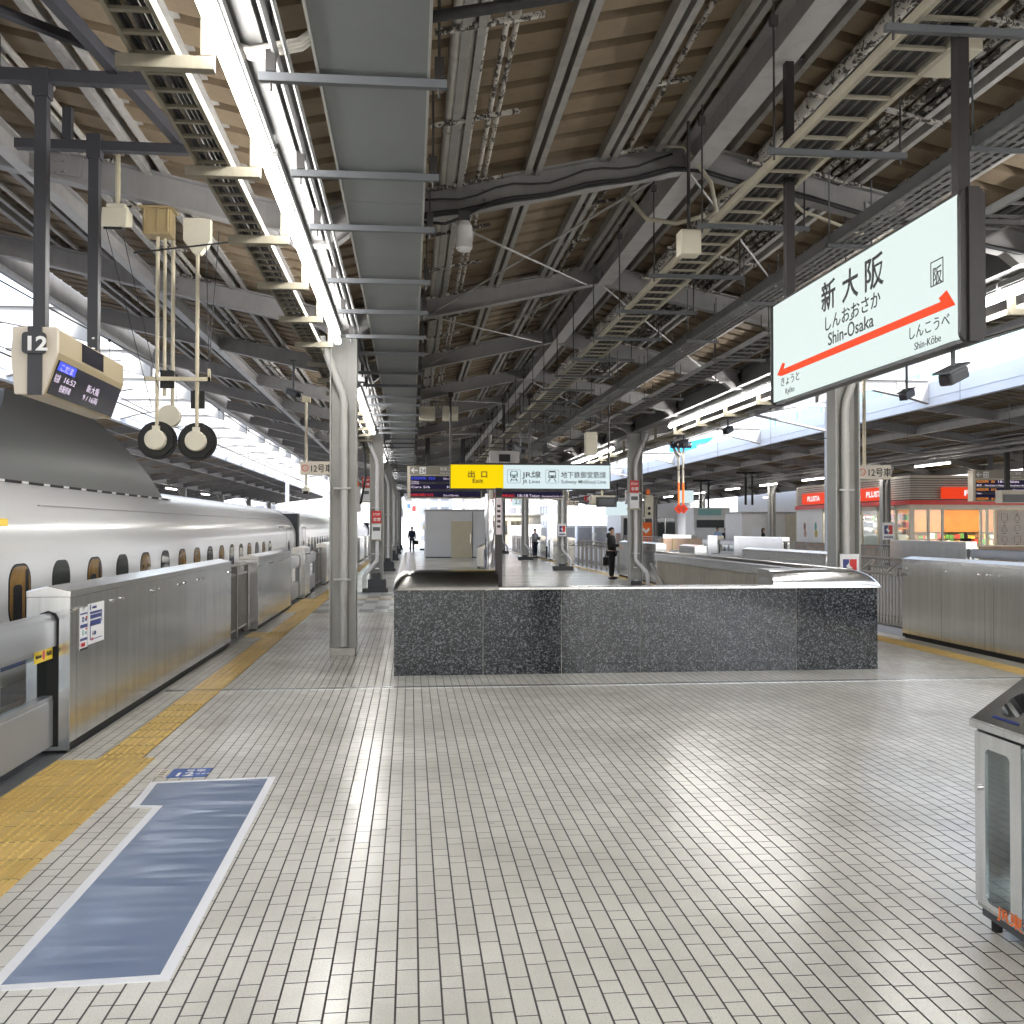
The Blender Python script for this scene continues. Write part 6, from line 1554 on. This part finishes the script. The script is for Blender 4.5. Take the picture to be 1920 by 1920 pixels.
m = MB(); m.box(7.25, 7.6, 56.0, 56.25, .06, .66); t = m.thing('suitcase', 'dark suitcase on the tiles beside the traveller in grey', 'suitcase', M['blackc'], (7.4, 56.1, 0), bevel=.03)
m = MB(); m.tube([(7.32, 56.2, .66), (7.32, 56.2, 1.0), (7.52, 56.2, 1.0), (7.52, 56.2, .66)], .012); m.build('handle', M['steel'], t); m = MB()
for x in (7.3, 7.55): m.cyl((x, 56.05, .035), (x, 56.2, .035), .035, n=8)
m.build('wheels', M['black'], t)
person((18.4, 59.5, 0), R(30), 'traveller in pale blue standing beyond the gates left of the white booth', 'bluec', 'navyc', h=1.70, armR=(.9, .5))
person((18.95, 59.8, 0), R(-60), 'companion in dark clothes beside the traveller in pale blue', 'navyc', 'blackc', hairm='brownc', h=1.64)
person((18.7, 52.4, 0), R(75), 'person in a black coat before the white booth seen above the gates', 'blackc', 'blackc', h=1.66, long_hair=True)
person((21.9, 38.2, 0), R(165), 'person with long brown hair entering the lit shop', 'blackc', 'blackc', hairm='brownc', h=1.50, long_hair=True)
# ------------------------------------------------------------------ camera, sky and sun
c = bpy.data.cameras.new('camera'); cam = bpy.data.objects.new('camera', c); COL.objects.link(cam); S.camera = cam
c.sensor_width = 36; c.lens = 36 * 1900 / 1920; c.clip_end = 1500; c.clip_start = .05
cam.location = (0, 0, CAMH)
th, ph = math.atan(30 / 1900), math.atan(190 / 1900)
cam.rotation_euler = (math.pi / 2 + th, 0, -ph)
w = bpy.data.worlds.new('World'); S.world = w; w.use_nodes = True; nt = w.node_tree
sky = nt.nodes.new('ShaderNodeTexSky'); sky.sky_type = 'NISHITA'; sky.sun_disc = False
SE, SR = R(48), R(150)
sky.sun_elevation = SE; sky.sun_rotation = SR; sky.air_density = 1.2; sky.dust_density = 2.0
bg = nt.nodes['Background']; bg.inputs[1].default_value = .05
tc = nt.nodes.new('ShaderNodeTexCoord'); mp = nt.nodes.new('ShaderNodeMapping'); mp.inputs['Scale'].default_value = (1, 1, 2.6)
nz = nt.nodes.new('ShaderNodeTexNoise'); nz.inputs['Scale'].default_value = 2.6; nz.inputs['Detail'].default_value = 7; nz.inputs['Roughness'].default_value = .58
rp = nt.nodes.new('ShaderNodeValToRGB'); rp.color_ramp.elements[0].position = .38; rp.color_ramp.elements[1].position = .60
mx = nt.nodes.new('ShaderNodeMix'); mx.data_type = 'RGBA'; mx.inputs[7].default_value = (3.8, 3.9, 4.1, 1)
nt.links.new(tc.outputs['Generated'], mp.inputs[0]); nt.links.new(mp.outputs[0], nz.inputs['Vector']); nt.links.new(nz.outputs[0], rp.inputs[0])
nt.links.new(rp.outputs[0], mx.inputs[0]); nt.links.new(sky.outputs[0], mx.inputs[6]); nt.links.new(mx.outputs[2], bg.inputs[0])
sl = bpy.data.lights.new('sun', 'SUN'); so = bpy.data.objects.new('sun', sl); COL.objects.link(so)
sl.energy = .6; sl.angle = R(14); sl.color = (1, .96, .9)
# sun direction matching the sky: rotation measured clockwise from +y
dv = Vector((math.sin(SR) * math.cos(SE), math.cos(SR) * math.cos(SE), math.sin(SE)))
so.rotation_euler = dv.to_track_quat('Z', 'Y').to_euler(); so.location = (20, -20, 40)
S.view_settings.view_transform = 'Standard'; S.view_settings.look = 'None'; S.view_settings.gamma = 1; S.view_settings.exposure = EXPO
S.cycles.use_denoising = True; S.cycles.max_bounces = 8; S.cycles.diffuse_bounces = 5; S.cycles.glossy_bounces = 4; S.cycles.transparent_max_bounces = 16; S.cycles.transmission_bounces = 4
S.cycles.sample_clamp_indirect = 8; S.cycles.caustics_reflective = False; S.cycles.caustics_refractive = False
